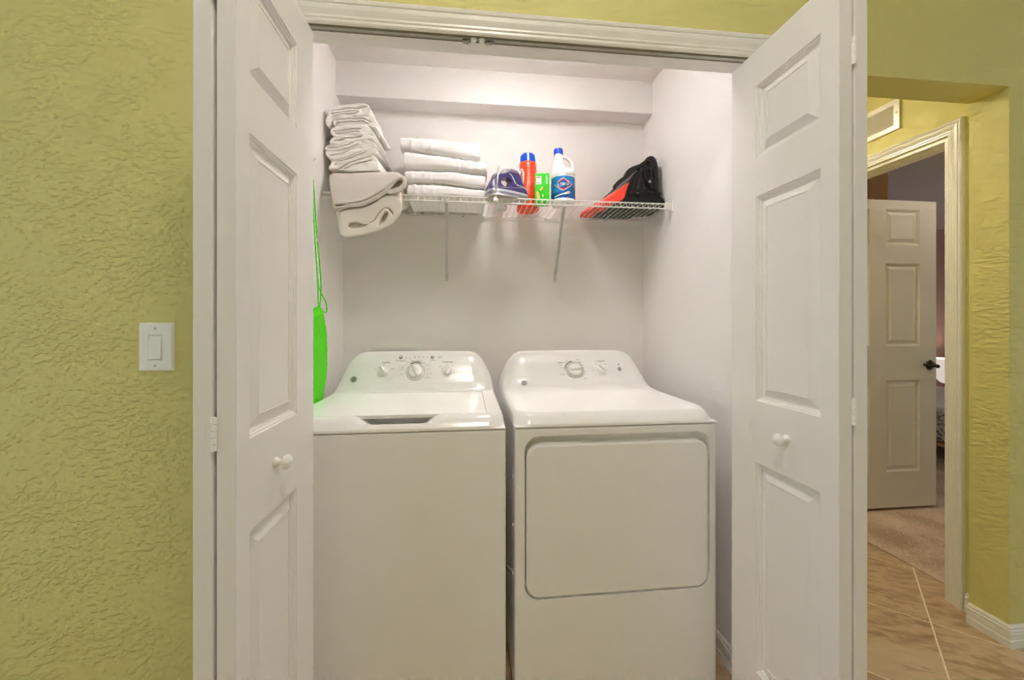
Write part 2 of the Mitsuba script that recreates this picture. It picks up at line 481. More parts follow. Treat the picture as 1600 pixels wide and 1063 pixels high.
def knob_mesh(r=0.0165):
    prof = [(0, 0), (0.011, 0), (0.0115, 0.003), (0.007, 0.009), (0.0065, 0.015), (0.010, 0.0185), (0.0155, 0.0205), (r, 0.025), (0.0155, 0.0295), (0.011, 0.0325), (0.005, 0.034), (0, 0.0342)]
    return lathe(prof, 32)


def hinge_mesh(x, y, zc, hgt=0.062):
    parts = []
    for k in range(5):
        c = trimesh.creation.cylinder(0.0042, hgt / 5 - 0.001, sections=14); c.apply_translation([x, y - 0.001, zc - hgt / 2 + (k + 0.5) * hgt / 5]); parts.append(c)
    parts.append(box(x - 0.0048, x + 0.0048, y - 0.0012, y + 0.0008, zc - hgt / 2, zc + hgt / 2))
    return cat(*parts)


def bifold(key, xi0, xi1, xo0, xo1, y0, face, label):
    leaf(key + '__leaf', xi0, xi1, y0, face)
    leaf(key + '__leaf_001', xo0, xo1, y0, -face)
    xs = (xi0 + xo1) / 2 if face > 0 else (xi1 + xo0) / 2
    for zc in (0.25, 1.021, 1.842):
        put(num(key + '__hinge'), hinge_mesh(xs, y0 - 0.001, zc), 'wire_white')
    k = knob_mesh()
    k.apply_transform(trimesh.transformations.rotation_matrix(math.pi / 2 * face, [0, 1, 0]))
    k.apply_translation([xi1 if face > 0 else xi0, y0 + 0.150, 0.917])
    put(key + '__knob', k, 'plastic_white', 40)
    tag(key, label, 'door')


bifold('bifold_door', -0.4525, -0.419, -0.4925, -0.4585, 0.786, 1, 'white folded bifold closet door beside the light switch, with white round knob')
bifold('bifold_door_001', 0.837, 0.871, 0.876, 0.910, 0.826, -1, 'white folded bifold closet door beside the hall opening, with white round knob')
# track
trk = [mbox(OX0 + 0.002, OX1 - 0.002, 1.1715, 1.173, 2.047, OZ - 0.001), mbox(OX0 + 0.002, OX1 - 0.002, 1.1885, 1.190, 2.047, OZ - 0.001), mbox(OX0 + 0.002, OX1 - 0.002, 1.1715, 1.190, 2.0495, OZ - 0.001)]
put('door_track__rail', tri(Manifold.batch_boolean(trk, m3.OpType.Add)), 'grey_metal')
for xc in (0.018, 0.042):
    put(num('door_track__bumper'), tri(rbox(xc - 0.007, xc + 0.007, 1.169, 1.193, 2.038, 2.050, 0.002, 8)), 'plastic_white')
for xc in (-0.004, 0.064):
    spring = tube([[xc + 0.008 * math.cos(0) * 0 + (t - 0.5) * 0.018, 1.183 + 0.005 * math.cos(t * 40), 2.044 + 0.005 * math.sin(t * 40)] for t in np.linspace(0, 1, 60)], 0.0012, 5)
    put(num('door_track__spring'), spring, 'metal', True)
tag('door_track', 'narrow grey metal sliding track under the closet header, with centre bumpers', 'door track')

# ------------------------------------------------------------------ light switch
sx, sz = -0.8153, 1.160
pl = Manifold.hull(rbox(sx - 0.043, sx + 0.043, WF - 0.002, WF + 0.002, sz - 0.064, sz + 0.064, 0.0015, 8) + rbox(sx - 0.040, sx + 0.040, WF - 0.0075, WF, sz - 0.061, sz + 0.061, 0.002, 8))
pl -= mbox(sx - 0.0175, sx + 0.0175, WF - 0.02, WF - 0.002, sz - 0.034, sz + 0.034)
put('light_switch__plate', tri(pl), 'plastic_white', 30)
put('light_switch__frame', tri(mbox(sx - 0.0168, sx + 0.0168, WF - 0.0075, WF - 0.003, sz - 0.0333, sz + 0.0333) - mbox(sx - 0.0145, sx + 0.0145, WF - 0.02, WF, sz - 0.031, sz + 0.031)), 'plastic_white')
rk = Manifold.hull_points(np.array([[x, y, z] for x in (sx - 0.014, sx + 0.014) for y, z in ((WF - 0.003, sz - 0.0302), (WF - 0.003, sz + 0.0302), (WF - 0.0065, sz + 0.0302), (WF - 0.0085, sz + 0.0), (WF - 0.0125, sz - 0.0302))]))
put('light_switch__rocker', tri(rk), 'plastic_white')
for dz in (0.049, -0.049):
    s = trimesh.creation.cylinder(0.0032, 0.0015, sections=16); s.apply_transform(trimesh.transformations.rotation_matrix(math.pi / 2, [1, 0, 0])); s.apply_translation([sx, WF - 0.0079, sz + dz])
    slot = box(sx - 0.0004, sx + 0.0004, WF - 0.0095, WF - 0.0082, sz + dz - 0.0028, sz + dz + 0.0028)
    k = put(num('light_switch__screw'), s, 'bracket')
    put(k + '__slot', slot, 'grey_print')
tag('light_switch', 'white rocker light switch in a large plate on the yellow wall', 'light switch')


# ------------------------------------------------------------------ appliances
def dense(stops, n):
    """grid positions with extra lines around the given stops"""
    return np.unique(np.round(np.concatenate([np.linspace(stops[0], stops[-1], n)] + [np.array([s]) for s in stops]), 6))


def height_shell(xs, ys, zf, zbase):
    """closed solid under z = zf(x, y) and above zbase"""
    X, Y = np.meshgrid(xs, ys, indexing='ij')
    Z = zf(X, Y)
    nx, ny = X.shape
    top = np.column_stack([X.ravel(), Y.ravel(), Z.ravel()])
    idx = np.arange(nx * ny).reshape(nx, ny)
    q = np.stack([idx[:-1, :-1], idx[1:, :-1], idx[1:, 1:], idx[:-1, 1:]], -1).reshape(-1, 4)
    F = [q[:, [0, 1, 2]], q[:, [0, 2, 3]]]
    ring = np.concatenate([idx[:, 0], idx[-1, 1:], idx[-2::-1, -1], idx[0, -2:0:-1]])
    base = top[ring].copy(); base[:, 2] = zbase
    n0, m = len(top), len(ring)
    a, b = np.arange(m), (np.arange(m) + 1) % m
    F += [np.column_stack([ring[a], n0 + a, n0 + b]), np.column_stack([ring[a], n0 + b, ring[b]])]
    c = n0 + m
    V = np.vstack([top, base, [[xs.mean(), ys.mean(), zbase]]])
    F += [np.column_stack([np.full(m, c), n0 + b, n0 + a])]
    return trimesh.Trimesh(V, np.vstack(F), process=False)


def step(a, b, x):
    t = np.clip((x - a) / (b - a), 0, 1)
    return t * t * (3 - 2 * t)


def deck(x, y, x0, x1, yf, yb, washer):
    """the moulded top: sloped front apron, flat deck, console that rises at the back"""
    cx, W = (x0 + x1) / 2, (x1 - x0) / 2
    ax = np.abs(x - cx)
    side = W - ax                       # distance from the side edge
    fr = y - yf
    zb = 0.8925
    rise = 0.040
    # apron with rounded plan corners
    rr = 0.055
    inx, iny = np.clip(rr - side, 0, None), np.clip(rr - fr * 1.0, 0, None)
    corner = np.where((inx > 0) & (iny > 0), rr - np.hypot(inx, iny), np.minimum(side, fr))
    lip = 0.004 * np.clip(np.minimum(side, fr) / 0.002, 0, 1)
    wide = 0.040
    t = np.clip(corner / wide, 0, 1)
    z = zb + lip + (rise - 0.004) * (1 - (1 - t) ** 1.7)
    ts = np.clip(side / 0.016, 0, 1)
    back = step(0.03, 0.09, fr)
    zs = zb + lip + (rise - 0.004) * np.sqrt(np.clip(1 - (1 - ts) ** 2, 0, 1))
    z = z * (1 - back) + zs * back
    # console
    foot = 1.735 if not washer else 1.742
    prof_y = np.array([foot - 0.10, foot - 0.05, foot, foot + 0.025, foot + 0.05, foot + 0.085, foot + 0.105, foot + 0.120, foot + 0.140, yb - 0.02, yb - 0.006, yb])
    if washer:
        prof_z = np.array([0, 0, 0.002, 0.028, 0.070, 0.127, 0.148, 0.156, 0.158, 0.158, 0.150, 0.130])
    else:
        prof_z = np.array([0.0, 0.003, 0.016, 0.036, 0.070, 0.122, 0.143, 0.153, 0.156, 0.156, 0.148, 0.130])
    from scipy.interpolate import PchipInterpolator
    hc = PchipInterpolator(prof_y, prof_z)(np.clip(y, prof_y[0], prof_y[-1]))
    hc = hc * (1 + 0.035 * (1 - (ax / W) ** 2))
    u = np.clip((ax - (W - 0.115)) / 0.1135, 0, 1)
    g = np.clip(1 - u ** 2.3, 0, 1) ** 0.85
    if not washer:
        sw = np.clip((ax - (W - 0.10)) / 0.0985, 0, 1)
    return z + hc * g


def grid_axis(lo, hi, fine, n):
    pts = [np.linspace(lo, hi, n)]
    for c, w, k in fine:
        pts.append(np.linspace(c - w, c + w, k))
    a = np.unique(np.round(np.concatenate(pts), 5))
    return a[(a >= lo) & (a <= hi)]


WX0, WX1, WY0, WY1 = -0.563, 0.121, 1.262, 1.925
DXa, DXb = 0.1505, 0.832
DYf = 1.268
FLT = 0.0
# --- washer
body = rbox(WX0, WX1, WY0, WY1, 0.02, 0.8885, 0.006, 12)
put('washing_machine__body', tri(body), 'appliance', 30)
lx0, lx1, ly0, ly1 = -0.508, 0.063, 1.313, 1.733
sc0, sc1 = -0.318, -0.118          # hand scoop


def washer_top(x, y):
    z = deck(x, y, WX0, WX1, WY0 - 0.003, WY1, True)
    s = step(sc0 - 0.035, sc0 + 0.035, x) * (1 - step(sc1 - 0.035, sc1 + 0.035, x))
    d = step(WY0 + 0.008, WY0 + 0.028, y) * (1 - step(ly0 + 0.06, ly0 + 0.064, y))
    z = z - s * d * 0.036
    inside = (x > lx0) & (x < lx1) & (y > ly0) & (y < ly1)
    return np.where(inside, np.minimum(z, 0.9205), z)


xs = grid_axis(WX0, WX1, [(lx0, 0.0004, 2), (lx1, 0.0004, 2), (WX0, 0.02, 40), (WX1, 0.02, 40), (sc0, 0.05, 30), (sc1, 0.05, 30), (WX0 + 0.06, 0.06, 50), (WX1 - 0.06, 0.06, 50)], 60)
ys = grid_axis(WY0 - 0.003, WY1, [(ly0, 0.0004, 2), (ly1, 0.0004, 2), (WY0, 0.06, 90), (ly0 + 0.062, 0.003, 6), (1.80, 0.09, 70), (WY1, 0.03, 20)], 40)
put('washing_machine__top_panel', height_shell(xs, ys, washer_top, 0.8915), 'appliance', 38)
lid = ext_xy(rrect(lx0 + 0.0016, lx1 - 0.0016, ly0 - 0.006, ly1 - 0.008, 0.006), 0.923, 0.9328)
lid = Manifold.hull(lid + ext_xy(rrect(lx0 + 0.0026, lx1 - 0.0026, ly0 - 0.005, ly1 - 0.009, 0.006), 0.923, 0.9338))
put('washing_machine__lid', tri(lid), 'appliance', 30)


def on_face(points, x, y):
    """local frame on a console's face at (x, y): maps local (right, up, out) points to the world"""
    e = 0.004
    fn = points['fn']
    z0 = float(fn(np.array(x), np.array(y)))
    zy = float(fn(np.array(x), np.array(y + e)) - fn(np.array(x), np.array(y - e))) / (2 * e)
    up = np.array([0, 1, zy]); up /= np.linalg.norm(up)
    right = np.array([1.0, 0, 0])
    out = np.cross(right, up)
    M = np.eye(4); M[:3, 0], M[:3, 1], M[:3, 2], M[:3, 3] = right, up, out, [x, y, z0]
    return M


def face_put(key, mesh, fn, x, y, m, smooth=False):
    mesh = mesh.copy(); mesh.apply_transform(on_face({'fn': fn}, x, y))
    return put(key, mesh, m, smooth)


def y_at(fn, x, z, lo=1.74, hi=1.87):
    for _ in range(40):
        mid = (lo + hi) / 2
        if float(fn(np.array(x), np.array(mid))) < z:
            lo = mid
        else:
            hi = mid
    return (lo + hi) / 2


def dial(parent, fn, x, z, r, angle, ring=False):
    y = y_at(fn, x, z)
    k = num(parent + '__knob')
    b = lathe([(0, 0), (r, 0), (r, 0.003), (r * 0.95, 0.010), (r * 0.86, 0.014), (r * 0.6, 0.0155), (0, 0.016)], 40)
    face_put(k, b, fn, x, y, 'plastic_white', 35)
    w = r * 0.26
    grip = Manifold.hull(rbox(-w, w, -r * 0.86, r * 0.86, 0.012, 0.018, 0.002, 8) + rbox(-w * 0.55, w * 0.55, -r * 0.74, r * 0.74, 0.018, 0.026, 0.002, 8))
    g = tri(grip); g.apply_transform(trimesh.transformations.rotation_matrix(math.radians(angle), [0, 0, 1]))
    face_put(k + '__grip', g, fn, x, y, 'plastic_white', 30)
    if ring:
        rg = lathe([(r * 1.02, 0.0), (r * 1.30, 0.0), (r * 1.30, 0.0025), (r * 1.22, 0.0045), (r * 1.05, 0.0045), (r * 1.02, 0.0)], 48)
        face_put(num(parent + '__dial_ring'), rg, fn, x, y, 'knob_ring', 35)
        arc = sg.Polygon([(r * 1.45 * math.cos(a), r * 1.45 * math.sin(a)) for a in np.linspace(ring[0], ring[1], 16)] + [(r * 1.34 * math.cos(a), r * 1.34 * math.sin(a)) for a in np.linspace(ring[1], ring[0], 16)])
        face_put(num(parent + '__dial_arc'), tri(ext_xy(arc, 0, 0.0008)), fn, x, y, 'black')
    return y


def text_on(key, fn, text, h, x, z, m='grey_print', bold=False, center=True):
    t = meshkit.text_mesh(text, h, 0.0006, bold)
    b = t.bounds
    t.apply_translation([-(b[0][0] + b[1][0]) / 2 if center else -b[0][0], -h / 2, 0])
    face_put(key, t, fn, x, y_at(fn, x, z), m)


def dash_group(key, fn, dashes, m='pale_print'):
    """small printed legends that are too small to read"""
    ms = []
    for x, z, w, h in dashes:
        n = max(2, int(w / 0.0022)); rs = np.random.default_rng(int(abs(x * 1e5)) + int(z * 1e5))
        for j in range(n):
            xx = x - w / 2 + (j + 0.5) * w / n
            b = box(-w / n * 0.36, w / n * 0.36, -h / 2 * rs.uniform(0.55, 1), h / 2 * rs.uniform(0.55, 1), 0, 0.0006)
            b.apply_transform(on_face({'fn': fn}, xx, y_at(fn, xx, z)))
            ms.append(b)
    put(key, cat(*ms), m)


def emblem(parent, fn, x, z, r=0.0138):
    y = y_at(fn, x, z)
    k = parent + '__emblem'
    face_put(k, lathe([(0, 0), (r, 0), (r, 0.0012), (0, 0.0012)], 32), fn, x, y, 'black')
    t = meshkit.text_mesh('GE', r * 0.80, 0.0006, False)
    b = t.bounds
    t.apply_translation([-(b[0][0] + b[1][0]) / 2, -(b[0][1] + b[1][1]) / 2, 0.0012])
    face_put(k + '__letters', t, fn, x, y, 'plastic_white')
    ring = sg.Point(0, 0).buffer(r * 0.90).difference(sg.Point(0, 0).buffer(r * 0.80))
    face_put(k + '__border', tri(ext_xy(ring, 0.0012, 0.0018)), fn, x, y, 'plastic_white')


wf = washer_top
W_ = 'washing_machine'
dial(W_, wf, -0.360, 1.016, 0.0225, 30)
dial(W_, wf, -0.224, 1.013, 0.0315, 22, ring=(0.95, 2.2))
dial(W_, wf, -0.089, 1.016, 0.0225, -32)
for x in (-0.293, -0.155):
    y = y_at(wf, x, 1.072)
    k = num(W_ + '__button')
    face_put(k, lathe([(0, 0), (0.0075, 0), (0.0075, 0.003), (0.006, 0.004), (0, 0.004)], 24), wf, x, y, 'grey_plastic', 30)
    t = trimesh.creation.cylinder(0.0035, 0.001, sections=16); t.apply_translation([0, 0, 0.0044])
    face_put(k + '__symbol', t, wf, x, y, 'plastic_white')
text_on(W_ + '__lettering', wf, 'Load Size', 0.0055, -0.353, 1.052, bold=True)
text_on(W_ + '__lettering_001', wf, 'Temperature', 0.0055, -0.087, 1.052, bold=True)
text_on(W_ + '__lettering_002', wf, 'Water Station', 0.0055, -0.224, 1.0565, bold=True)
dash_group(W_ + '__print', wf, [(-0.295, 1.0615, 0.034, 0.003), (-0.290, 1.0575, 0.046, 0.003), (-0.152, 1.0615, 0.024, 0.003), (-0.152, 1.058, 0.026, 0.003),
                                (-0.124, 1.075, 0.018, 0.003), (-0.121, 1.070, 0.024, 0.003), (-0.270, 1.072, 0.007, 0.004), (-0.251, 1.074, 0.006, 0.003), (-0.232, 1.075, 0.008, 0.003), (-0.213, 1.075, 0.008, 0.003), (-0.194, 1.075, 0.008, 0.003), (-0.177, 1.074, 0.006, 0.003),
                                (-0.251, 1.070, 0.006, 0.003), (-0.232, 1.070, 0.006, 0.003), (-0.213, 1.070, 0.006, 0.003), (-0.194, 1.070, 0.006, 0.003), (-0.177, 1.070, 0.006, 0.003),
                                (-0.268, 1.042, 0.010, 0.003), (-0.256, 1.051, 0.014, 0.003), (-0.192, 1.050, 0.014, 0.003), (-0.174, 1.040, 0.020, 0.003), (-0.169, 1.022, 0.016, 0.003), (-0.165, 1.004, 0.024, 0.003), (-0.170, 0.989, 0.026, 0.003),
                                (-0.284, 1.033, 0.018, 0.003), (-0.284, 1.023, 0.016, 0.003), (-0.283, 1.003, 0.014, 0.003), (-0.386, 1.034, 0.014, 0.003), (-0.392, 1.025, 0.012, 0.003), (-0.362, 1.041, 0.008, 0.003), (-0.338, 1.037, 0.008, 0.003), (-0.323, 1.026, 0.018, 0.003),
                                (-0.120, 1.033, 0.008, 0.005), (-0.092, 1.043, 0.006, 0.003), (-0.065, 1.036, 0.006, 0.003), (-0.057, 1.017, 0.012, 0.003), (-0.058, 1.006, 0.012, 0.003)])
emblem(W_, wf, -0.481, 0.985)
for x in (WX0 + 0.06, WX1 - 0.06):
    for y in (WY0 + 0.06, WY1 - 0.06):
        f = trimesh.creation.cylinder(0.022, 0.024, sections=20); f.apply_translation([x, y, 0.012])
        put(num(W_ + '__foot'), f, 'black')
tag(W_, 'white top-load washing machine with three console knobs, standing left of the dryer', 'washing machine')

# --- dryer
D_ = 'clothes_dryer'
DYb = 1.945
body = rbox(DXa, DXb, DYf, DYb, 0.02, 0.8885, 0.008, 12)
rec = rrect(0.181, 0.8085, 0.339, 0.863, 0.045, 10)
body -= Manifold.hull(ext_xz(rec, DYf - 0.01, DYf + 0.0) + ext_xz(rec.buffer(-0.004), DYf, DYf + 0.040))
put(D_ + '__body', tri(body), 'appliance', 30)
dd = rrect(0.1875, 0.802, 0.3455, 0.8335, 0.042, 10)
doorm = Manifold.hull(ext_xz(dd, DYf + 0.004, DYf + 0.0395) + ext_xz(dd.buffer(-0.002), DYf + 0.0005, DYf + 0.01) + ext_xz(dd.buffer(-0.006), DYf - 0.0015, DYf + 0.01))
put(D_ + '__door', tri(doorm), 'appliance', 25)
put(D_ + '__door__latch_strip', tri(rbox(0.232, 0.36, DYf + 0.004, DYf + 0.018, 0.8335, 0.8385, 0.0012, 8)), 'appliance')


def dryer_top(x, y):
    return deck(x, y, DXa - 0.002, DXb + 0.002, DYf - 0.003, DYb, False)


a0, a1 = DXa - 0.002, DXb + 0.002
xs = grid_axis(a0, a1, [(a0, 0.02, 40), (a1, 0.02, 40), (a0 + 0.06, 0.06, 50), (a1 - 0.06, 0.06, 50)], 50)
ys = grid_axis(DYf - 0.003, DYb, [(DYf, 0.08, 110), (1.79, 0.13, 90), (DYb, 0.03, 20)], 40)
put(D_ + '__top_panel', height_shell(xs, ys, dryer_top, 0.8915), 'appliance', 38)
df = dryer_top
dial(D_, df, 0.486, 1.012, 0.0325, -82, ring=(1.75, 3.05))
dial(D_, df, 0.611, 1.014, 0.0215, 42)
y = y_at(df, 0.697, 1.014)
face_put(D_ + '__button', lathe([(0, 0), (0.0085, 0), (0.0085, 0.003), (0.007, 0.004), (0, 0.004)], 24), df, 0.697, y, 'grey_plastic', 30)
t = trimesh.creation.annulus(0.003, 0.0045, 0.001); t.apply_translation([0, 0, 0.0042])
face_put(D_ + '__button__symbol', t, df, 0.697, y, 'plastic_white')
text_on(D_ + '__lettering', df, 'Temperature', 0.0055, 0.611, 1.050, bold=True)
text_on(D_ + '__lettering_001', df, 'Start', 0.005, 0.695, 1.034, bold=True)
text_on(D_ + '__lettering_002', df, 'Cottons', 0.005, 0.424, 1.045, bold=True)
dash_group(D_ + '__print', df, [(0.425, 1.035, 0.022, 0.003), (0.428, 1.023, 0.014, 0.003), (0.437, 1.012, 0.006, 0.003), (0.427, 0.994, 0.022, 0.003), (0.451, 1.0465, 0.013, 0.003), (0.456, 1.053, 0.014, 0.003), (0.479, 1.052, 0.006, 0.003),
                                (0.507, 1.056, 0.018, 0.003), (0.513, 1.047, 0.018, 0.003), (0.520, 1.041, 0.014, 0.003), (0.525, 1.034, 0.014, 0.003), (0.528, 1.019, 0.006, 0.004), (0.532, 1.005, 0.014, 0.004), (0.527, 0.994, 0.006, 0.004), (0.457, 0.985, 0.005, 0.003), (0.474, 0.980, 0.005, 0.003), (0.487, 0.979, 0.005, 0.003), (0.502, 0.980, 0.005, 0.003), (0.516, 0.985, 0.005, 0.003), (0.528, 0.977, 0.020, 0.003),
                                (0.591, 1.036, 0.010, 0.003), (0.612, 1.041, 0.010, 0.003), (0.635, 1.036, 0.010, 0.003)])
emblem(D_, df, 0.2485, 0.962)
for z0 in (0.30, 0.46, 0.62):
    put(num(D_ + '__side_rib'), tri(ext_yz(sg.LineString([(1.32, z0 + 0.10), (1.52, z0)]).buffer(0.006), DXa - 0.003, DXa + 0.001)), 'appliance_side')
for x in (DXa + 0.06, DXb - 0.06):
    for y in (DYf + 0.06, DYb - 0.06):
        f = trimesh.creation.cylinder(0.022, 0.024, sections=20); f.apply_translation([x, y, 0.012])
        put(num(D_ + '__foot'), f, 'black')
tag(D_, 'white front-door clothes dryer with two console knobs, standing right of the washer', 'clothes dryer')

# --- valve box in the back wall behind the washer
vb = mbox(-0.4918, -0.2306, YB - 0.006, YB + 0.001, 0.93, 1.113) - mbox(-0.474, -0.248, YB - 0.01, YB + 0.01, 0.948, 1.095)
put('outlet_box__flange', tri(vb), 'plastic_white')
put('outlet_box__back', box(-0.474, -0.248, YB - 0.0015, YB - 0.0005, 0.948, 1.095), 'appliance_side')
for x in (-0.42, -0.30):
    put(num('outlet_box__valve'), tri(Manifold.cylinder(0.03, 0.012, 0.012, 20).translate([x, YB - 0.018, 0.97])), 'metal')
tag('outlet_box', 'white washer valve box set in the closet back wall behind the console', 'outlet box')

# ------------------------------------------------------------------ wire shelf
SZ, SYF = 1.768, 1.747
SX0, SX1 = XL + 0.006, XR - 0.03
put('wire_shelf__front_rail', tube([[SX0, SYF, SZ], [SX1, SYF, SZ]], 0.003, 8), 'wire_white', True)
put('wire_shelf__front_rail_001', tube([[SX0, SYF - 0.002, SZ - 0.022], [SX1, SYF - 0.002, SZ - 0.022]], 0.0032, 8), 'wire_white', True)
put('wire_shelf__back_rail', tube([[SX0, YB - 0.012, SZ - 0.004], [SX1, YB - 0.012, SZ - 0.004]], 0.003, 8), 'wire_white', True)
nw = 59
for i in range(nw):
    x = SX0 + 0.008 + (SX1 - SX0 - 0.016) * i / (nw - 1)
    w = tube([[x, YB - 0.009, SZ - 0.0005], [x, SYF + 0.004, SZ - 0.0005], [x, SYF - 0.001, SZ - 0.003], [x, SYF - 0.002, SZ - 0.024]], 0.0015, 6)
    put(num('wire_shelf__wire'), w, 'wire_white', True)
for x, xt in ((-0.102, -0.088), (0.450, 0.425)):
    k = num('wire_shelf__bracket')
    a, b = np.array([xt, SYF + 0.004, SZ - 0.024]), np.array([x, YB - 0.006, 1.475])
    d = (b - a) / np.linalg.norm(b - a); s = np.cross(d, [0, 1, 0.6]); s /= np.linalg.norm(s); n = np.cross(s, d)
    bar = []
    for dx, dn, w, t in ((0, 0, 0.0065, 0.0012), (0.006, -0.004, 0.0012, 0.0055), (-0.006, -0.004, 0.0012, 0.0055)):
        bx_ = trimesh.creation.box([2 * w, 2 * t, np.linalg.norm(b - a)])
        M = np.eye(4); M[:3, 0], M[:3, 1], M[:3, 2], M[:3, 3] = s, n, d, (a + b) / 2 + s * dx + n * dn
        bx_.apply_transform(M); bar.append(bx_)
    put(k, cat(*bar), 'bracket')
    foot = rbox(x - 0.0085, x + 0.0085, YB - 0.0035, YB + 0.001, 1.438, 1.478, 0.001, 6)
    put(k + '__foot', tri(foot), 'bracket')
    sc = trimesh.creation.cylinder(0.0035, 0.002, sections=14); sc.apply_transform(trimesh.transformations.rotation_matrix(math.pi / 2, [1, 0, 0])); sc.apply_translation([x, YB - 0.004, 1.455])
    put(k + '__screw', sc, 'grey_metal')
    put(k + '__hook', tri(rbox(xt - 0.006, xt + 0.006, SYF - 0.008, SYF + 0.010, SZ - 0.030, SZ - 0.014, 0.002, 6)), 'bracket')
eb = rbox(XR - 0.034, XR - 0.001, SYF - 0.010, SYF + 0.012, SZ - 0.030, SZ + 0.006, 0.002, 8) + rbox(XR - 0.004, XR + 0.001, SYF - 0.016, SYF + 0.02, SZ - 0.034, SZ + 0.018, 0.0012, 6)
put('wire_shelf__end_bracket', tri(eb), 'plastic_white', 30)
for x in (-0.45, -0.02, 0.085, 0.40, 0.72):
    c = rbox(x - 0.006, x + 0.006, YB - 0.018, YB + 0.001, SZ - 0.014, SZ - 0.001, 0.002, 6)
    k = put(num('wire_shelf__wall_clip'), tri(c), 'plastic_white', 30)
    put(k + '__screw', tri(mbox(x - 0.002, x + 0.002, YB - 0.020, YB - 0.018, SZ - 0.010, SZ - 0.006)), 'dark_gap')
tag('wire_shelf', 'white coated wire shelf across the closet, on two slanted wall brackets', 'shelf')
ST = SZ + 0.0015               # top of the wires

# ------------------------------------------------------------------ cloths
CY, SN = math.cos(YAW), math.sin(YAW)


def at(u, v, Y):
    """the photograph's measured outline, taken to metres in the upright plane at depth Y"""
    x, y = (u - 800) / 630.0, (v - 507) / 630.0
    d = np.array([x * CY + SN, -x * SN + CY, -y])
    d = d * Y / d[1]
    return d[0], d[2] + H


def smooth_poly(poly, r=0.004):
    return poly.buffer(-r * 0.4).buffer(r * 0.8).buffer(-r * 0.4)


def dense_ring(c, step_):
    c = np.asarray(c)
    out = []
    for a, b in zip(c[:-1], c[1:]):
        n = max(1, int(math.ceil(np.linalg.norm(b - a) / step_)))
        out += [a + (b - a) * k / n for k in range(n)]
    return np.array(out)


def chaikin(c, n=2):
    c = np.asarray(c, float)
    for _ in range(n):
        d = np.roll(c, -1, 0)
        c = np.stack([c * 0.75 + d * 0.25, c * 0.25 + d * 0.75], 1).reshape(-1, 2)
    return c


def thick_sweep(poly, y0, y1, slices, warp, step_=0.006):
    """an (x, z) outline with holes swept back along y, refined, each vertex moved by warp(x, y, z, t), edges softened"""
    m = ext_xz(poly.simplify(0.0004), y0, y1).refine_to_length(step_)
    t = tri(m)
    v = np.asarray(t.vertices)
    t.vertices = warp(v[:, 0], v[:, 1], v[:, 2], (v[:, 1] - y0) / (y1 - y0))
    trimesh.smoothing.filter_taubin(t, iterations=8)
    if t.volume < 0:
        t.invert()
    return t


def fuzz(v, amp, freq, seed):
    return v + amp * (np.stack([meshkit.fbm(v * freq + 11.3 * k, 3, seed + k) for k in range(3)], -1) - 0.5) * 2


def pts_world(px, Y, ox, oy, sc):
    return [at(ox + a / sc, oy + b / sc, Y) for a, b in px]


# --- two bath mats folded over the front of the shelf
YF = 1.665
Z4 = (490.0, 250.0, 8.175)
up_out = [(228, 590), (262, 552), (330, 536), (430, 530), (600, 500), (780, 420), (920, 330), (1055, 222), (1110, 190), (1168, 205), (1190, 262), (1180, 330), (1120, 400), (1040, 432), (960, 436),
          (940, 415), (860, 470), (740, 545), (600, 598), (470, 600), (400, 612), (330, 640), (262, 640)]
up_h1 = [(262, 575), (330, 560), (420, 560), (350, 585), (290, 592)]
up_h2 = [(975, 378), (1000, 330), (1075, 255), (1125, 240), (1142, 268), (1128, 312), (1060, 352)]
up_h3 = [(440, 552), (620, 525), (790, 448), (900, 375), (905, 380), (795, 455), (622, 531), (442, 557)]
P = sg.Polygon(chaikin(pts_world(up_out, YF, *Z4)), [chaikin(pts_world(h, YF, *Z4), 1) for h in (up_h1, up_h2, up_h3)]).buffer(0)
mid_x = np.array([at(490 + a / 8.175, 300, YF)[0] for a in (228, 430, 600, 780, 920, 1055, 1190)])
mid_z = np.array([at(560, 250 + b / 8.175, YF)[1] for b in (595, 570, 548, 482, 410, 330, 290)])


def warp_up(x, y, z, t):
    c = np.interp(x, mid_x, mid_z)
    S = 1 - (1 - np.clip((t - 0.04) / 0.30, 0, 1)) ** 1.9
    zt = 1.852 + np.clip(z - c, -0.022, 0.022) * 0.85
    zz = z + (zt - z) * S
    xc = (mid_x[0] + mid_x[-1]) / 2
    xx = x + (np.interp(x, [mid_x[0], xc, mid_x[-1]], [-0.578, -0.435, -0.296]) - x) * S
    v = np.column_stack([xx, y, zz])
    return fuzz(v, 0.0025, 30, 3)


put('bath_mat', thick_sweep(P, YF, 2.02, 22, warp_up), 'mat_beige', 50)
tag('bath_mat', 'beige knit bath mat folded over the shelf front, under the white washcloth pile', 'bath mat')
lo_out = [(318, 655), (400, 640), (480, 620), (560, 610), (640, 606), (760, 560), (835, 492), (900, 450), (1000, 440), (1085, 470), (1132, 545), (1120, 620), (1085, 730), (930, 862), (650, 950), (390, 988), (372, 962), (322, 958)]
lo_h1 = [(428, 832), (465, 796), (520, 792), (640, 816), (700, 808), (640, 858), (520, 874), (445, 860)]
lo_h2 = [(812, 850), (850, 750), (900, 670), (945, 655), (958, 690), (905, 790)]
lo_h3 = [(700, 812), (770, 770), (815, 690), (880, 622), (955, 606), (1010, 660), (1014, 690), (1005, 690), (950, 615), (885, 630), (822, 698), (778, 778)]
Y2 = 1.672
P2 = sg.Polygon(chaikin(pts_world(lo_out, Y2, *Z4)), [chaikin(pts_world(h, Y2, *Z4), 1) for h in (lo_h1, lo_h2, lo_h3)]).buffer(0)
P = P2.difference(sg.Polygon(P.exterior).buffer(0.0012))
P = max(getattr(P, 'geoms', [P]), key=lambda g: g.area)
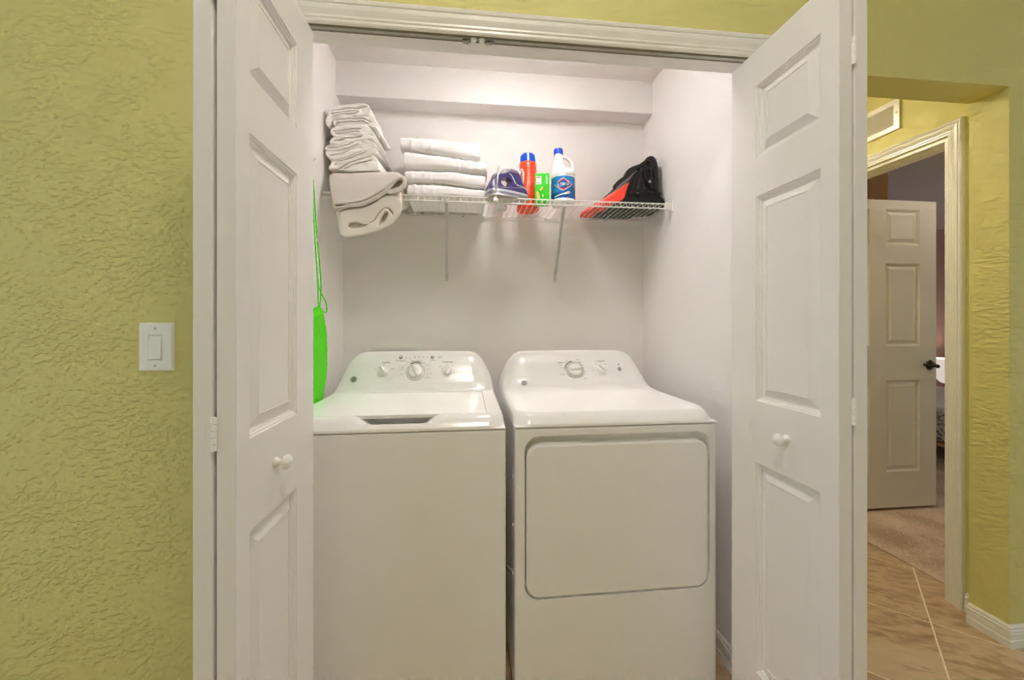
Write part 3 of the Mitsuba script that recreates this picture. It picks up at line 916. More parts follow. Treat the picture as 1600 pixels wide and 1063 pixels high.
lx = np.array([at(490 + a / 8.175, 300, Y2)[0] for a in (318, 480, 650, 835, 1000, 1132)])
lz = np.array([at(560, 250 + b / 8.175, Y2)[1] for b in (830, 800, 780, 690, 630, 600)])


def warp_lo(x, y, z, t):
    c = np.interp(x, lx, lz)
    S = 1 - (1 - np.clip((t - 0.05) / 0.15, 0, 1)) ** 1.6
    hgt = 0.052
    zt = ST + 0.003 + hgt / 2 + np.clip((z - c) * 0.45, -hgt / 2, hgt / 2)
    zz = z + (zt - z) * S
    v = np.column_stack([x + (np.interp(x, [lx[0], lx[-1]], [-0.56, -0.275]) - x) * S, y, zz])
    v = fuzz(v, 0.002, 26, 8)
    v[:, 2] = np.where(t > 0.25, np.maximum(v[:, 2], ST + 0.001), v[:, 2])
    return v


put('bath_mat_001', thick_sweep(P, Y2, 2.02, 26, warp_lo), 'mat_cream', 50)
tag('bath_mat_001', 'cream fleece bath mat hanging folded from the shelf, beneath the beige knit mat', 'bath mat')

# --- pile of white washcloths
Z3 = (490.0, 150.0, 8.86)
CL = [  # outline (photo zoom), fold lines (slits), label
    ([(200, 985), (260, 935), (420, 890), (600, 830), (800, 795), (870, 860), (905, 1000), (880, 1024), (650, 1030), (360, 1022), (300, 985), (222, 1018)], [[(330, 1000), (520, 900), (780, 830)], [(420, 1000), (600, 920), (790, 880)]], 'lowest white washcloth of the pile, lying on the beige mat'),
    ([(205, 965), (245, 905), (430, 830), (640, 730), (800, 700), (880, 740), (850, 800), (640, 830), (430, 895)], [[(290, 915), (480, 845), (700, 770)]], 'second white washcloth from the bottom of the pile'),
    ([(150, 770), (200, 740), (400, 735), (560, 660), (700, 640), (840, 690), (810, 740), (640, 745), (440, 835), (260, 890), (185, 850)], [[(210, 810), (380, 790), (560, 700)]], 'crumpled white washcloth with a slanting fold, third from the bottom of the pile'),
    ([(150, 700), (210, 665), (420, 640), (560, 600), (720, 590), (860, 640), (820, 690), (640, 650), (560, 668), (400, 732), (165, 745)], [[(190, 708), (400, 690), (540, 630)]], 'white washcloth in the middle of the pile, with a jutting left fold'),
    ([(208, 620), (250, 565), (360, 535), (640, 505), (780, 530), (850, 590), (720, 592), (560, 600), (420, 640), (230, 660)], [[(270, 610), (420, 575), (660, 550)]], 'white washcloth, fourth from the top of the pile'),
    ([(222, 480), (262, 425), (400, 405), (690, 375), (800, 450), (820, 530), (640, 505), (360, 535), (255, 545)], [[(280, 480), (480, 450), (640, 440)], [(300, 515), (480, 490), (620, 480)]], 'white washcloth, third from the top of the pile'),
    ([(262, 330), (310, 285), (480, 268), (640, 278), (790, 300), (860, 380), (840, 440), (690, 372), (400, 402), (300, 405), (270, 385)], [[(310, 330), (480, 300), (680, 305), (780, 345)], [(310, 380), (480, 340), (640, 335), (760, 370)]], 'white washcloth, second from the top of the pile'),
    ([(185, 150), (300, 128), (500, 98), (690, 94), (762, 128), (778, 215), (640, 268), (480, 268), (310, 285), (255, 300), (215, 410), (190, 405), (150, 350), (180, 290), (205, 210)], [[(230, 195), (430, 160), (720, 140)], [(240, 235), (420, 200), (590, 188), (620, 205)], [(260, 262), (430, 235), (600, 235)]], 'topmost white washcloth of the pile, one corner hanging down at its left'),
]
done = sg.Polygon()
for i, (o, slits, lab) in list(enumerate(CL))[::-1]:
    Yc = 1.765
    poly = sg.Polygon(chaikin(pts_world(o, Yc, *Z3))).buffer(0).buffer(0.0012)
    poly = poly.difference(done.buffer(0.0012))
    poly = max(getattr(poly, 'geoms', [poly]), key=lambda g: g.area)
    done = done.union(poly)
    for s in slits:
        poly = poly.difference(sg.LineString(pts_world(s, Yc, *Z3)).buffer(0.0022))
    poly = max(getattr(poly, 'geoms', [poly]), key=lambda g: g.area)
    x0, z0, x1, z1 = poly.bounds

    def warp_c(x, y, z, t, i=i, x1=x1, z0=z0):
        r = np.clip(1 - t / 0.10, 0, 1)
        v = np.column_stack([x + 0.025 * t * step(-0.42, -0.34, x) + 0.010 * t, y + 0.012 * r * meshkit.noise(np.column_stack([x * 30, z * 60, x * 0 + i]), i), z])
        v = fuzz(v, 0.003, 42, 20)
        v[:, 0] = np.maximum(v[:, 0], XL + 0.004)
        return v

    put('washcloth' if i == 0 else f'washcloth_{i:03d}', thick_sweep(poly, Yc, 2.0, 16, warp_c, 0.005), 'cloth_white', 55)
    tag('washcloth' if i == 0 else f'washcloth_{i:03d}', lab, 'washcloth', 'white washcloths piled on the beige mat')

# --- four folded bath towels
BT = [([(634, 305), (637, 284), (690, 285), (759, 295), (760, 309)], 'bottom white bath towel of the stack of four on the shelf'),
      ([(634, 284), (631, 265), (690, 264), (759, 271), (759, 294)], 'third white bath towel from the top of the stack of four'),
      ([(631, 264), (629, 232), (690, 241), (761, 253), (760, 271)], 'second white bath towel from the top of the stack of four'),
      ([(626, 231), (624, 210), (690, 213), (752, 221), (749, 252)], 'topmost white bath towel of the stack of four, with woven bands near its left end')]
bt_px = [  # (x left, x right) and edges top/bottom at left, middle, right (photo)
    (635.5, 759.5, (284.5, 286.5, 295.5), (307.5, 309, 310.5), (648, 662, 676)),
    (632, 758.5, (264, 264.5, 271.5), (284.2, 286.0, 295.2), (644, 660, 672)),
    (629.5, 761.5, (232.5, 241.0, 252.5), (263.6, 264.2, 271.2), (716, 735, 748)),
    (624.5, 751, (210.5, 213.0, 221.5), (230.8, 240.2, 252.2), (643, 660, 674))]
for i, (ua, ub, top, bot, bands) in enumerate(bt_px):
    Yf = 1.778
    xa, xb = at(ua, 260, Yf)[0], at(ub, 260, Yf)[0]
    nx, nr = 90, 64
    X = np.linspace(xa, xb, nx)
    um = (ua + ub) / 2
    zt = np.interp(X, [xa, (xa + xb) / 2, xb], [at(u, v, Yf)[1] for u, v in zip((ua, um, ub), top)])
    zb = np.interp(X, [xa, (xa + xb) / 2, xb], [at(u, v, Yf)[1] for u, v in zip((ua, um, ub), bot)])
    if i == 0:
        zb = np.full(nx, ST + 0.002)
    from scipy.ndimage import gaussian_filter1d
    zt, zb = gaussian_filter1d(zt, 6, mode='nearest'), gaussian_filter1d(zb, 6, mode='nearest')
    zt = zt - 0.0022
    ridge = sum(np.exp(-((X - at(b, 260, Yf)[0]) / 0.008) ** 2) for b in bands) * 0.0026
    endr = np.clip(np.minimum(X - xa, xb - X) / 0.010, 0, 1); endr = 0.75 + 0.25 * np.sqrt(1 - (1 - endr) ** 2)
    V = []
    ang = np.linspace(0, 2 * np.pi, nr, endpoint=False)
    for k in range(nx):
        hh = (zt[k] - zb[k]) / 2 * endr[k]; zc = (zt[k] + zb[k]) / 2
        if i == 0:
            zc = zb[k] + hh
        dep = 0.125 * (0.97 + 0.03 * endr[k])
        yc = Yf + 0.125
        c, s = np.cos(ang), np.sin(ang)
        # front: full round fold; back: squarer
        yy = yc - dep * np.sign(c) * np.abs(c) ** np.where(c > 0, 0.30, 0.25)
        zz = zc + (hh + ridge[k] * (c > 0.2)) * np.sign(s) * np.abs(s) ** np.where(c > 0, 0.62, 0.4)
        # layered look of the fold
        V.append(np.column_stack([np.full(nr, X[k]), yy - ridge[k] * (c > 0.6), zz]))
    V = np.vstack(V)
    F = []
    for k in range(nx - 1):
        for j in range(nr):
            j2 = (j + 1) % nr
            F += [[k * nr + j, k * nr + j2, (k + 1) * nr + j2], [k * nr + j, (k + 1) * nr + j2, (k + 1) * nr + j]]
    ca, cb = len(V), len(V) + 1
    V = np.vstack([V, V[:nr].mean(0), V[-nr:].mean(0)])
    for j in range(nr):
        j2 = (j + 1) % nr
        F += [[ca, j2, j], [cb, (nx - 1) * nr + j, (nx - 1) * nr + j2]]
    V = fuzz(V, 0.0030, 22, 40)
    V = fuzz(V, 0.0012, 90, 60)
    V[:, 2] = np.maximum(V[:, 2], ST + 0.0006)
    m = trimesh.Trimesh(V, F, process=False); trimesh.repair.fix_normals(m)
    key = 'bath_towel' if i == 0 else f'bath_towel_{i:03d}'
    put(key, m, 'towel_white', 55)
    tag(key, BT[i][1], 'towel', 'white bath towels stacked on the shelf')

# ------------------------------------------------------------------ steam iron
def iron():
    I = 'steam_iron'
    U = 0.00034
    o = [(50, 748), (58, 650), (90, 570), (125, 500), (170, 445), (250, 428), (325, 390), (360, 352), (430, 352), (480, 385), (505, 430), (525, 510), (575, 610), (588, 690), (575, 748)]
    hole = [(206, 530), (240, 484), (330, 468), (356, 492), (346, 545), (300, 602), (240, 606), (210, 572)]
    loc = lambda a: [((p - 50) * U * 1.06, (750 - q) * U) for p, q in a]
    L = 538 * U * 1.06
    prof = sg.Polygon(loc(o), [loc(hole)]).buffer(-0.004).buffer(0.004)
    m = ext_xz(prof, -0.06, 0.06).refine_to_length(0.006)

    def width(s, h):
        u = np.clip(s / L, 0, 1)
        plan = 0.053 * np.sqrt(np.clip(np.sin(np.pi * np.clip(u, 0, 1) ** 0.62 * 0.93), 0, 1)) + 0.004
        return plan * (1 - 0.80 * np.clip(h / 0.13, 0, 1) ** 0.8)

    yaw = math.atan2(0.07, 0.187)
    cy, sy = math.cos(yaw), math.sin(yaw)
    base = np.array([0.083, 1.752, ST + 0.001])

    def place(v):
        w = width(v[:, 0], v[:, 2])
        s, y, h = v[:, 0], np.sign(v[:, 1]) * w * (np.abs(v[:, 1]) / 0.06) ** 0.8, v[:, 2]
        return np.column_stack([base[0] + s * cy - y * sy, base[1] + s * sy + y * cy, base[2] + h])

    def band(lo, hi, key, mt, grow=1.0):
        b = m.trim_by_plane([0, 0, 1], lo).trim_by_plane([0, 0, -1], -hi).refine_to_length(0.008)
        q = tri(b)
        v = np.array(q.vertices); v[:, 1] *= grow
        q.vertices = place(v)
        put(I + '__' + key, q, mt, 40)

    band(0.0, 0.007, 'soleplate', 'sole', 1.12)
    band(0.007, 0.022, 'skirt', 'grey_plastic', 1.0)
    band(0.022, 0.034, 'trim_band', 'pale_plastic', 1.05)
    band(0.034, 0.14, 'body', 'purple', 1.0)
    W = lambda s, y, h: np.array([base[0] + s * cy - y * sy, base[1] + s * sy + y * cy, base[2] + h])
    # white piping round the water window, dial, cord with plug, wound cord at the heel
    ww = lambda s, h: W(s, -width(np.array(s), np.array(h)) - 0.001, h)
    pip = [ww((a - 50) * U * 1.06, (750 - b) * U) for a, b in ((330, 400), (372, 440), (395, 500), (420, 545), (470, 560), (540, 565), (572, 600))]
    put(I + '__piping', tube(spline(pip, 24), 0.0022, 8), 'plastic_white', True)
    d = trimesh.creation.cylinder(0.015, 0.012, sections=24); d.apply_translation(W(0.135, 0, 0.131)); put(I + '__dial', d, 'grey_plastic', 30)
    grip = [W((a - 50) * U * 1.06, 0, (750 - b) * U) for a, b in ((128, 498), (170, 448), (250, 430), (330, 392), (380, 362), (450, 368), (498, 420))]
    put(I + '__handle_grip', tube(spline(grip, 30), np.r_[np.linspace(0.006, 0.012, 8), np.full(14, 0.0125), np.linspace(0.012, 0.008, 8)], 12), 'grey_plastic', True)
    stripe = [ww((a - 50) * U * 1.06, (750 - b) * U) for a, b in ((110, 620), (200, 628), (320, 612), (440, 590), (560, 570))]
    put(I + '__stripe', tube(spline(stripe, 24), 0.0012, 6), 'pale_plastic', True)
    cord = spline([W(0.112, 0, 0.133), W(0.095, -0.03, 0.128), np.array([0.135, 1.712, 1.868]), np.array([0.126, 1.70, 1.82]), np.array([0.122, 1.715, 1.79]), np.array([0.121, 1.722, 1.765])], 40)
    put(I + '__cord', tube(cord, 0.0032, 8), 'plastic_white', True)
    pg = Manifold.hull(rbox(0.109, 0.133, 1.713, 1.731, 1.746, 1.751, 0.002, 8) + rbox(0.117, 0.125, 1.717, 1.727, 1.762, 1.770, 0.002, 8))
    put(I + '__plug', tri(pg), 'plastic_white', 30)
    coil = []
    for k in range(5):
        th = np.linspace(0, 2 * np.pi, 33)[:-1]
        coil.append(tube(np.column_stack([0.247 + 0.0105 * np.cos(th) + 0.004 * np.sin(th), np.full(32, 1.845 + 0.006 * k), 1.885 + 0.050 * np.sin(th) + 0.001 * k]), 0.0035, 8, closed=True))
    put(I + '__cord_coil', cat(*coil), 'plastic_white', True)
    tag(I, 'purple and grey steam iron lying on the wire shelf, white cord hanging in front', 'iron')


iron()
# clear spray bottle behind the iron
bx, by = 0.163, 1.945
b = lathe([(0, 0), (0.026, 0), (0.028, 0.004), (0.028, 0.145), (0.022, 0.172), (0.0145, 0.182), (0.0145, 0.188), (0, 0.188)], 32); b.apply_translation([bx, by, ST + 0.0015])
put('clear_bottle__body', b, 'clear_plastic', 40)
c = lathe([(0, 0), (0.0165, 0), (0.0168, 0.002), (0.0160, 0.024), (0.014, 0.027), (0, 0.027)], 28); c.apply_translation([bx, by, ST + 0.1895])
put('clear_bottle__cap', c, 'plastic_white', 35)
tag('clear_bottle', 'small translucent bottle with a white cap standing behind the iron', 'bottle')


# ------------------------------------------------------------------ detergent bottle
def ring_loft(stations, n=48):
    """stations: (z, cx, cy, rx, ry, power)"""
    a = np.linspace(0, 2 * np.pi, n, endpoint=False)
    V, F = [], []
    for z, cx, cy, rx, ry, p in stations:
        c, s = np.cos(a), np.sin(a)
        V.append(np.column_stack([cx + rx * np.sign(c) * np.abs(c) ** (2 / p), cy + ry * np.sign(s) * np.abs(s) ** (2 / p), np.full(n, z)]))
    V = np.vstack(V)
    for k in range(len(stations) - 1):
        for j in range(n):
            j2 = (j + 1) % n
            F += [[k * n + j, k * n + j2, (k + 1) * n + j2], [k * n + j, (k + 1) * n + j2, (k + 1) * n + j]]
    e = (len(stations) - 1) * n
    V = np.vstack([V, V[:n].mean(0), V[e:e + n].mean(0)])
    for j in range(n):
        j2 = (j + 1) % n
        F += [[len(V) - 2, j2, j], [len(V) - 1, e + j, e + j2]]
    return trimesh.Trimesh(V, F, process=False)


def smooth_stations(st, n=40):
    from scipy.interpolate import PchipInterpolator
    st = np.array(st, float); t = np.r_[0, np.cumsum(np.linalg.norm(np.diff(st[:, :5], axis=0), axis=1))]
    return PchipInterpolator(t, st)(np.linspace(0, t[-1], n))


rx, ry = 0.2925, 1.940
z0 = ST + 0.001
st = [(z0, rx, ry, 0.046, 0.056, 2.6), (z0 + 0.006, rx, ry, 0.0535, 0.064, 2.6), (z0 + 0.05, rx, ry, 0.0525, 0.064, 2.6), (z0 + 0.10, rx + 0.001, ry, 0.047, 0.060, 2.4), (z0 + 0.135, rx + 0.002, ry, 0.042, 0.055, 2.3),
      (z0 + 0.175, rx + 0.002, ry, 0.039, 0.051, 2.2), (z0 + 0.205, rx + 0.001, ry, 0.041, 0.049, 2.1), (z0 + 0.226, rx, ry, 0.041, 0.045, 2), (z0 + 0.232, rx, ry, 0.036, 0.038, 2)]
bm = man(ring_loft(smooth_stations(st, 50)))
dent = Manifold.sphere(1.0, 40).scale([0.010, 0.030, 0.055]).rotate([0, -6, 0]).translate([rx + 0.040, ry - 0.045, z0 + 0.125])
bm -= dent
put('detergent_bottle__body', tri(bm), 'red_plastic', 40)
cap = lathe([(0, 0), (0.0355, 0), (0.0365, 0.002), (0.0345, 0.034), (0.033, 0.041), (0.029, 0.045), (0.024, 0.046), (0, 0.046)], 48); cap.apply_translation([rx, ry, z0 + 0.228])
put('detergent_bottle__cap', cap, 'blue_plastic', 40)
for k in range(28):
    a = 2 * math.pi * k / 28
    r_ = tube([[rx + 0.0366 * math.cos(a), ry + 0.0366 * math.sin(a), z0 + 0.231], [rx + 0.0348 * math.cos(a), ry + 0.0348 * math.sin(a), z0 + 0.262]], 0.0009, 5)
    put(num('detergent_bottle__cap__ridge'), r_, 'blue_plastic')
stp = ring_loft([(z0 + 0.2285, rx - 0.003, ry - 0.0372, 0.005, 0.0012, 2), (z0 + 0.268, rx - 0.003, ry - 0.0352, 0.005, 0.0012, 2)], 16)
put('detergent_bottle__cap__stripe', stp, 'bleach_white')
tag('detergent_bottle', 'red laundry detergent bottle with a blue cap, between iron and green box', 'detergent bottle')

# ------------------------------------------------------------------ green box
gx0, gx1, gy0, gy1, gz0, gz1 = 0.3085, 0.372, 1.783, 1.861, ST + 0.001, 1.899
gb = rbox(-0.032, 0.032, -0.038, 0.038, 0, gz1 - gz0, 0.0012, 6).rotate([0, 0, -8]).translate([(gx0 + gx1) / 2, (gy0 + gy1) / 2, gz0])
put('dryer_sheet_box__carton', tri(gb), 'green_card', 30)


def gpiece(poly, mt, key, out=0.0006):
    q = ext_xz(poly, -0.038 - out, -0.0375).rotate([0, 0, -8]).translate([(gx0 + gx1) / 2, (gy0 + gy1) / 2, gz0])
    put(num('dryer_sheet_box__' + key), tri(q), mt)


gh = gz1 - gz0
gpiece(rrect(-0.028, -0.004, gh - 0.050, gh - 0.014, 0.002), 'bleach_white', 'label_patch')
gpiece(sg.box(-0.026, gh - 0.021, -0.006, gh - 0.018), 'red_ink', 'label_line', 0.0009)
gpiece(sg.box(-0.026, gh - 0.046, -0.006, gh - 0.043), 'grey_print', 'label_line', 0.0009)
for j in range(3):
    gpiece(sg.box(-0.025, gh - 0.028 - j * 0.006, -0.007, gh - 0.0262 - j * 0.006), 'pale_print', 'label_line', 0.0009)
for j, (w, d) in enumerate(((0.008, 0.004), (0.010, 0.005), (0.008, 0.005), (0.010, 0.004), (0.007, 0.005))):
    gpiece(sg.box(0.020 - w / 2, gh - 0.012 - j * 0.0075 - d, 0.020 + w / 2, gh - 0.012 - j * 0.0075), 'bleach_white', 'lettering')
gpiece(sg.Point(0, 0).buffer(0.008, quad_segs=5).intersection(sg.box(-1, -0.002, 1, 1)).union(sg.Polygon([(-0.006, -0.006), (0.004, -0.008), (0.006, 0.004), (-0.004, 0.006)])).buffer(0).__class__([(-0.012, gh - 0.074), (-0.004, gh - 0.061), (0.003, gh - 0.060), (0.002, gh - 0.070), (-0.006, gh - 0.080)]), 'peach', 'picture')
gpiece(sg.Polygon([(-0.028, gh - 0.085), (-0.018, gh - 0.082), (-0.008, gh - 0.108), (-0.012, gh - 0.118), (-0.022, gh - 0.112)]), 'peach', 'picture')
gpiece(sg.Polygon([(0.000, gh - 0.098), (0.004, gh - 0.094), (0.005, gh - 0.104), (0.001, gh - 0.108)]), 'bleach_white', 'picture')
tag('dryer_sheet_box', 'small bright green dryer sheet box beside the white bleach bottle', 'box')

# ------------------------------------------------------------------ bleach bottle
cx_, cy_ = 0.4425, 1.835
R = 0.0555
zb_ = ST + 0.001
st = [(zb_, cx_, cy_, R - 0.006, R - 0.006, 2), (zb_ + 0.004, cx_, cy_, R, R, 2), (zb_ + 0.018, cx_, cy_, R + 0.001, R + 0.001, 2), (zb_ + 0.022, cx_, cy_, R - 0.001, R - 0.001, 2), (zb_ + 0.128, cx_, cy_, R - 0.001, R - 0.001, 2), (zb_ + 0.133, cx_, cy_, R + 0.001, R + 0.001, 2),
      (zb_ + 0.148, cx_, cy_, R, R, 2), (zb_ + 0.158, cx_ - 0.002, cy_, R - 0.004, R - 0.005, 2), (zb_ + 0.166, cx_ - 0.012, cy_, R - 0.015, R - 0.016, 2), (zb_ + 0.176, cx_ - 0.0205, cy_, 0.0315, 0.032, 2), (zb_ + 0.200, cx_ - 0.0225, cy_, 0.0265, 0.027, 2), (zb_ + 0.224, cx_ - 0.0225, cy_, 0.020, 0.020, 2), (zb_ + 0.236, cx_ - 0.0225, cy_, 0.0175, 0.0175, 2), (zb_ + 0.244, cx_ - 0.0225, cy_, 0.017, 0.017, 2)]
put('bleach_bottle__body', ring_loft(smooth_stations(st, 80)), 'bleach_white', 40)
hd = spline([[cx_ - 0.016, cy_, zb_ + 0.219], [cx_ + 0.006, cy_, zb_ + 0.2245], [cx_ + 0.027, cy_, zb_ + 0.215], [cx_ + 0.042, cy_, zb_ + 0.194], [cx_ + 0.0455, cy_, zb_ + 0.170], [cx_ + 0.041, cy_, zb_ + 0.146]], 36)
put('bleach_bottle__handle', tube(hd, np.linspace(0.0075, 0.0095, 36), 14), 'bleach_white', True)
cp = lathe([(0, 0), (0.0205, 0), (0.021, 0.002), (0.0205, 0.022), (0.019, 0.0245), (0, 0.0245)], 36); cp.apply_translation([cx_ - 0.0225, cy_, zb_ + 0.236])
put('bleach_bottle__cap', cp, 'blue_plastic', 40)
for k in range(24):
    a = 2 * math.pi * k / 24
    put(num('bleach_bottle__cap__ridge'), tube([[cx_ - 0.0225 + 0.0208 * math.cos(a), cy_ + 0.0208 * math.sin(a), zb_ + 0.238], [cx_ - 0.0225 + 0.0205 * math.cos(a), cy_ + 0.0205 * math.sin(a), zb_ + 0.257]], 0.0008, 5), 'blue_plastic')


def wrap(mesh, r, out=0.0):
    """a flat (arc, height, out) mesh laid round the bottle; arc 0 faces the room"""
    q = mesh.copy()
    for _ in range(2):
        e = q.edges_unique_length.max() if len(q.faces) else 0
        if e > 0.006:
            q = q.subdivide_to_size(0.006)
    v = np.array(q.vertices)
    a = v[:, 0] / r
    rr = r + v[:, 2] + out
    q.vertices = np.column_stack([cx_ + rr * np.sin(a), cy_ - rr * np.cos(a), zb_ + v[:, 1]])
    return q


def bl(key, poly, mt, out):
    flat = tri(ext_xy(poly, 0, 0.0004)) if poly.geom_type == 'Polygon' else cat(*[tri(ext_xy(g, 0, 0.0004)) for g in poly.geoms])
    put('bleach_bottle__' + key, wrap(flat, R - 0.0006, out), mt)


bl('label', sg.box(-0.105, 0.022, 0.105, 0.128), 'sky_blue', 0.0)
bl('label__lower_field', sg.Polygon([(-0.105, 0.022), (0.105, 0.022), (0.105, 0.100), (0.03, 0.082), (0.012, 0.062), (-0.02, 0.05), (-0.105, 0.045)]), 'label_blue', 0.0003)
bl('label__top_band', sg.box(-0.105, 0.121, 0.105, 0.128), 'bleach_white', 0.0004)
dc = (-0.012, 0.082)
dia = lambda a, b: sg.Polygon([(dc[0] - a, dc[1]), (dc[0], dc[1] - b), (dc[0] + a, dc[1]), (dc[0], dc[1] + b)]).buffer(0.003)
bl('label__diamond_border', dia(0.040, 0.027), 'bleach_white', 0.0005)
bl('label__diamond', dia(0.036, 0.0235).difference(dia(0.029, 0.018)), 'red_ink', 0.0009)
bl('label__diamond_field', dia(0.029, 0.018), 'label_blue', 0.0009)
bl('label__ribbon', rrect(dc[0] - 0.037, dc[0] + 0.031, dc[1] - 0.0085, dc[1] + 0.0085, 0.002), 'label_blue', 0.0012)
tx = meshkit.text_mesh('CLOROX', 0.0135, 0.0004, True)
tx.apply_translation([-(tx.bounds[0][0] + tx.bounds[1][0]) / 2, 0, 0])
tx.vertices[:, 0] *= 0.060 / (tx.bounds[1][0] - tx.bounds[0][0])
tx.apply_translation([dc[0] - 0.003, dc[1] - 0.0068, 0])
tx.vertices[:, 1] += 0.10 * (tx.vertices[:, 0] - dc[0])
put('bleach_bottle__label__lettering', wrap(tx, R - 0.0006, 0.0016), 'bleach_white')
bl('label__swoosh', sg.Polygon([(-0.055, 0.030), (-0.02, 0.040), (0.002, 0.046), (0.010, 0.052), (0.018, 0.050), (0.020, 0.042), (0.010, 0.038), (-0.01, 0.036), (-0.055, 0.026)]), 'bleach_white', 0.0007)
bl('label__shirt', sg.Polygon([(0.004, 0.041), (0.012, 0.049), (0.017, 0.046), (0.016, 0.042), (0.008, 0.040)]), 'peach', 0.0012)
bl('label__print', shapely.union_all([sg.box(0.046, 0.112 - j * 0.007, 0.046 + w, 0.115 - j * 0.007) for j, w in enumerate((0.018, 0.014, 0.016, 0.012, 0.016, 0.013, 0.015, 0.010))]), 'pale_print', 0.0007)
tag('bleach_bottle', 'white handled bleach bottle with blue cap and blue label on the shelf', 'bottle')


# ------------------------------------------------------------------ black and red bag
def soft(hulls, refine, amp, freq, seed, creases=()):
    m = Manifold.batch_boolean([Manifold.hull_points(np.array(h, float)) for h in hulls], m3.OpType.Add).refine_to_length(refine)
    t = tri(m)
    trimesh.smoothing.filter_taubin(t, iterations=12)
    v = np.array(t.vertices)
    n = t.vertex_normals
    d = amp * (meshkit.fbm(v * freq, 3, seed) - 0.5) * 2
    for a, b, w, k in creases:
        a, b = np.array(a), np.array(b)
        s = np.clip(((v - a) @ (b - a)) / ((b - a) @ (b - a)), 0, 1)
        dist = np.linalg.norm(v - (a + s[:, None] * (b - a)), axis=1)
        d += k * np.exp(-(dist / w) ** 2)
    t.vertices = v + n * d[:, None]
    t.vertices[:, 2] = np.maximum(t.vertices[:, 2], ST + 0.001)
    return t


zB = ST + 0.001
fx = lambda u, v, Y: (at(u, v, Y)[0], Y, at(u, v, Y)[1])
blk = [[fx(976, 314, 1.785), (0.665, 1.785, zB), (0.90, 1.79, zB), fx(1030, 300, 1.83), fx(1013, 246, 1.85), fx(1021, 246, 1.87), (0.87, 1.93, 1.985), (0.60, 2.035, zB), (0.62, 2.03, zB + 0.03), (0.84, 2.03, zB), (0.86, 2.0, 1.86), fx(985, 280, 1.82)],
       [(0.78, 1.785, zB), (0.923, 1.80, zB), (0.925, 1.80, zB + 0.022), (0.918, 1.83, zB + 0.05), (0.87, 1.80, zB + 0.075), (0.80, 1.80, zB + 0.05), (0.92, 1.97, zB), (0.92, 1.96, zB + 0.03), (0.80, 2.0, zB)]]
put('carry_bag__body', soft(blk, 0.007, 0.004, 18, 5, [(fx(998, 305, 1.79), fx(1012, 300, 1.80), 0.010, 0.013), (fx(998, 305, 1.79), fx(1002, 270, 1.83), 0.009, 0.012), (fx(980, 303, 1.79), fx(1030, 303, 1.81), 0.007, 0.011), (fx(1012, 290, 1.82), fx(1022, 300, 1.82), 0.012, -0.014), (fx(1005, 270, 1.83), fx(1012, 285, 1.82), 0.01, -0.007)]), 'vinyl_black', 60)
red = [(0.600, 1.80, zB), fx(943, 315, 1.80), (0.668, 1.788, zB), fx(975, 312, 1.786), fx(984, 284, 1.815), fx(978, 288, 1.84), (0.575, 2.03, zB), (0.575, 2.02, zB + 0.02), (0.64, 2.03, zB + 0.02), (0.64, 2.03, zB)]
put('carry_bag__end_panel', soft([[(x, y - 0.004, z) if y < 1.9 else (x, y, z) for x, y, z in red]], 0.010, 0.001, 20, 9), 'vinyl_red', 60)


def ribbon(path, width, thick, key, mt='strap'):
    p = spline(path, 30)
    t = np.gradient(p, axis=0); t /= np.linalg.norm(t, axis=1, keepdims=True)
    V, F = [], []
    for k in range(len(p)):
        w = np.cross(t[k], [0.15, 1.0, -0.25]); w /= np.linalg.norm(w); n = np.cross(t[k], w)
        V += [p[k] + w * width / 2 + n * thick / 2, p[k] - w * width / 2 + n * thick / 2, p[k] - w * width / 2 - n * thick / 2, p[k] + w * width / 2 - n * thick / 2]
    for k in range(len(p) - 1):
        for j in range(4):
            j2 = (j + 1) % 4
            F += [[4 * k + j, 4 * k + j2, 4 * k + 4 + j2], [4 * k + j, 4 * k + 4 + j2, 4 * k + 4 + j]]
    e = 4 * (len(p) - 1)
    F += [[0, 2, 1], [0, 3, 2], [e, e + 1, e + 2], [e, e + 2, e + 3]]
    m = trimesh.Trimesh(V, F, process=False); trimesh.repair.fix_normals(m)
    put(num('carry_bag__' + key), m, mt, 30)


ribbon([fx(959, 294, 1.84), fx(968, 284, 1.83), fx(980, 275, 1.83), fx(988, 268, 1.835), fx(996, 262, 1.84), fx(1010, 252, 1.845)], 0.015, 0.008, 'strap')
ribbon([fx(960, 296, 1.85), fx(964, 287, 1.85), fx(974, 279, 1.85), fx(981, 268, 1.85), fx(988, 263, 1.85), fx(998, 259, 1.86)], 0.012, 0.006, 'strap')
ribbon([fx(1010, 252, 1.84), fx(1019, 247.5, 1.835), fx(1024, 258, 1.83), fx(1025, 275, 1.825), fx(1026, 288, 1.82), fx(1023, 296, 1.815)], 0.018, 0.007, 'strap')
ribbon([fx(1015, 262, 1.83), fx(1018, 272, 1.822), fx(1016, 283, 1.815), fx(1020, 294, 1.812)], 0.010, 0.005, 'strap')
rg = trimesh.creation.torus(0.005, 0.0013, 20, 8); rg.apply_transform(trimesh.transformations.rotation_matrix(math.pi / 2, [1, 0, 0])); rg.apply_translation(fx(1015.5, 284, 1.808))
put('carry_bag__ring', rg, 'metal', True)
tag('carry_bag', 'black and red vinyl bag slumped at the right end of the shelf', 'bag')

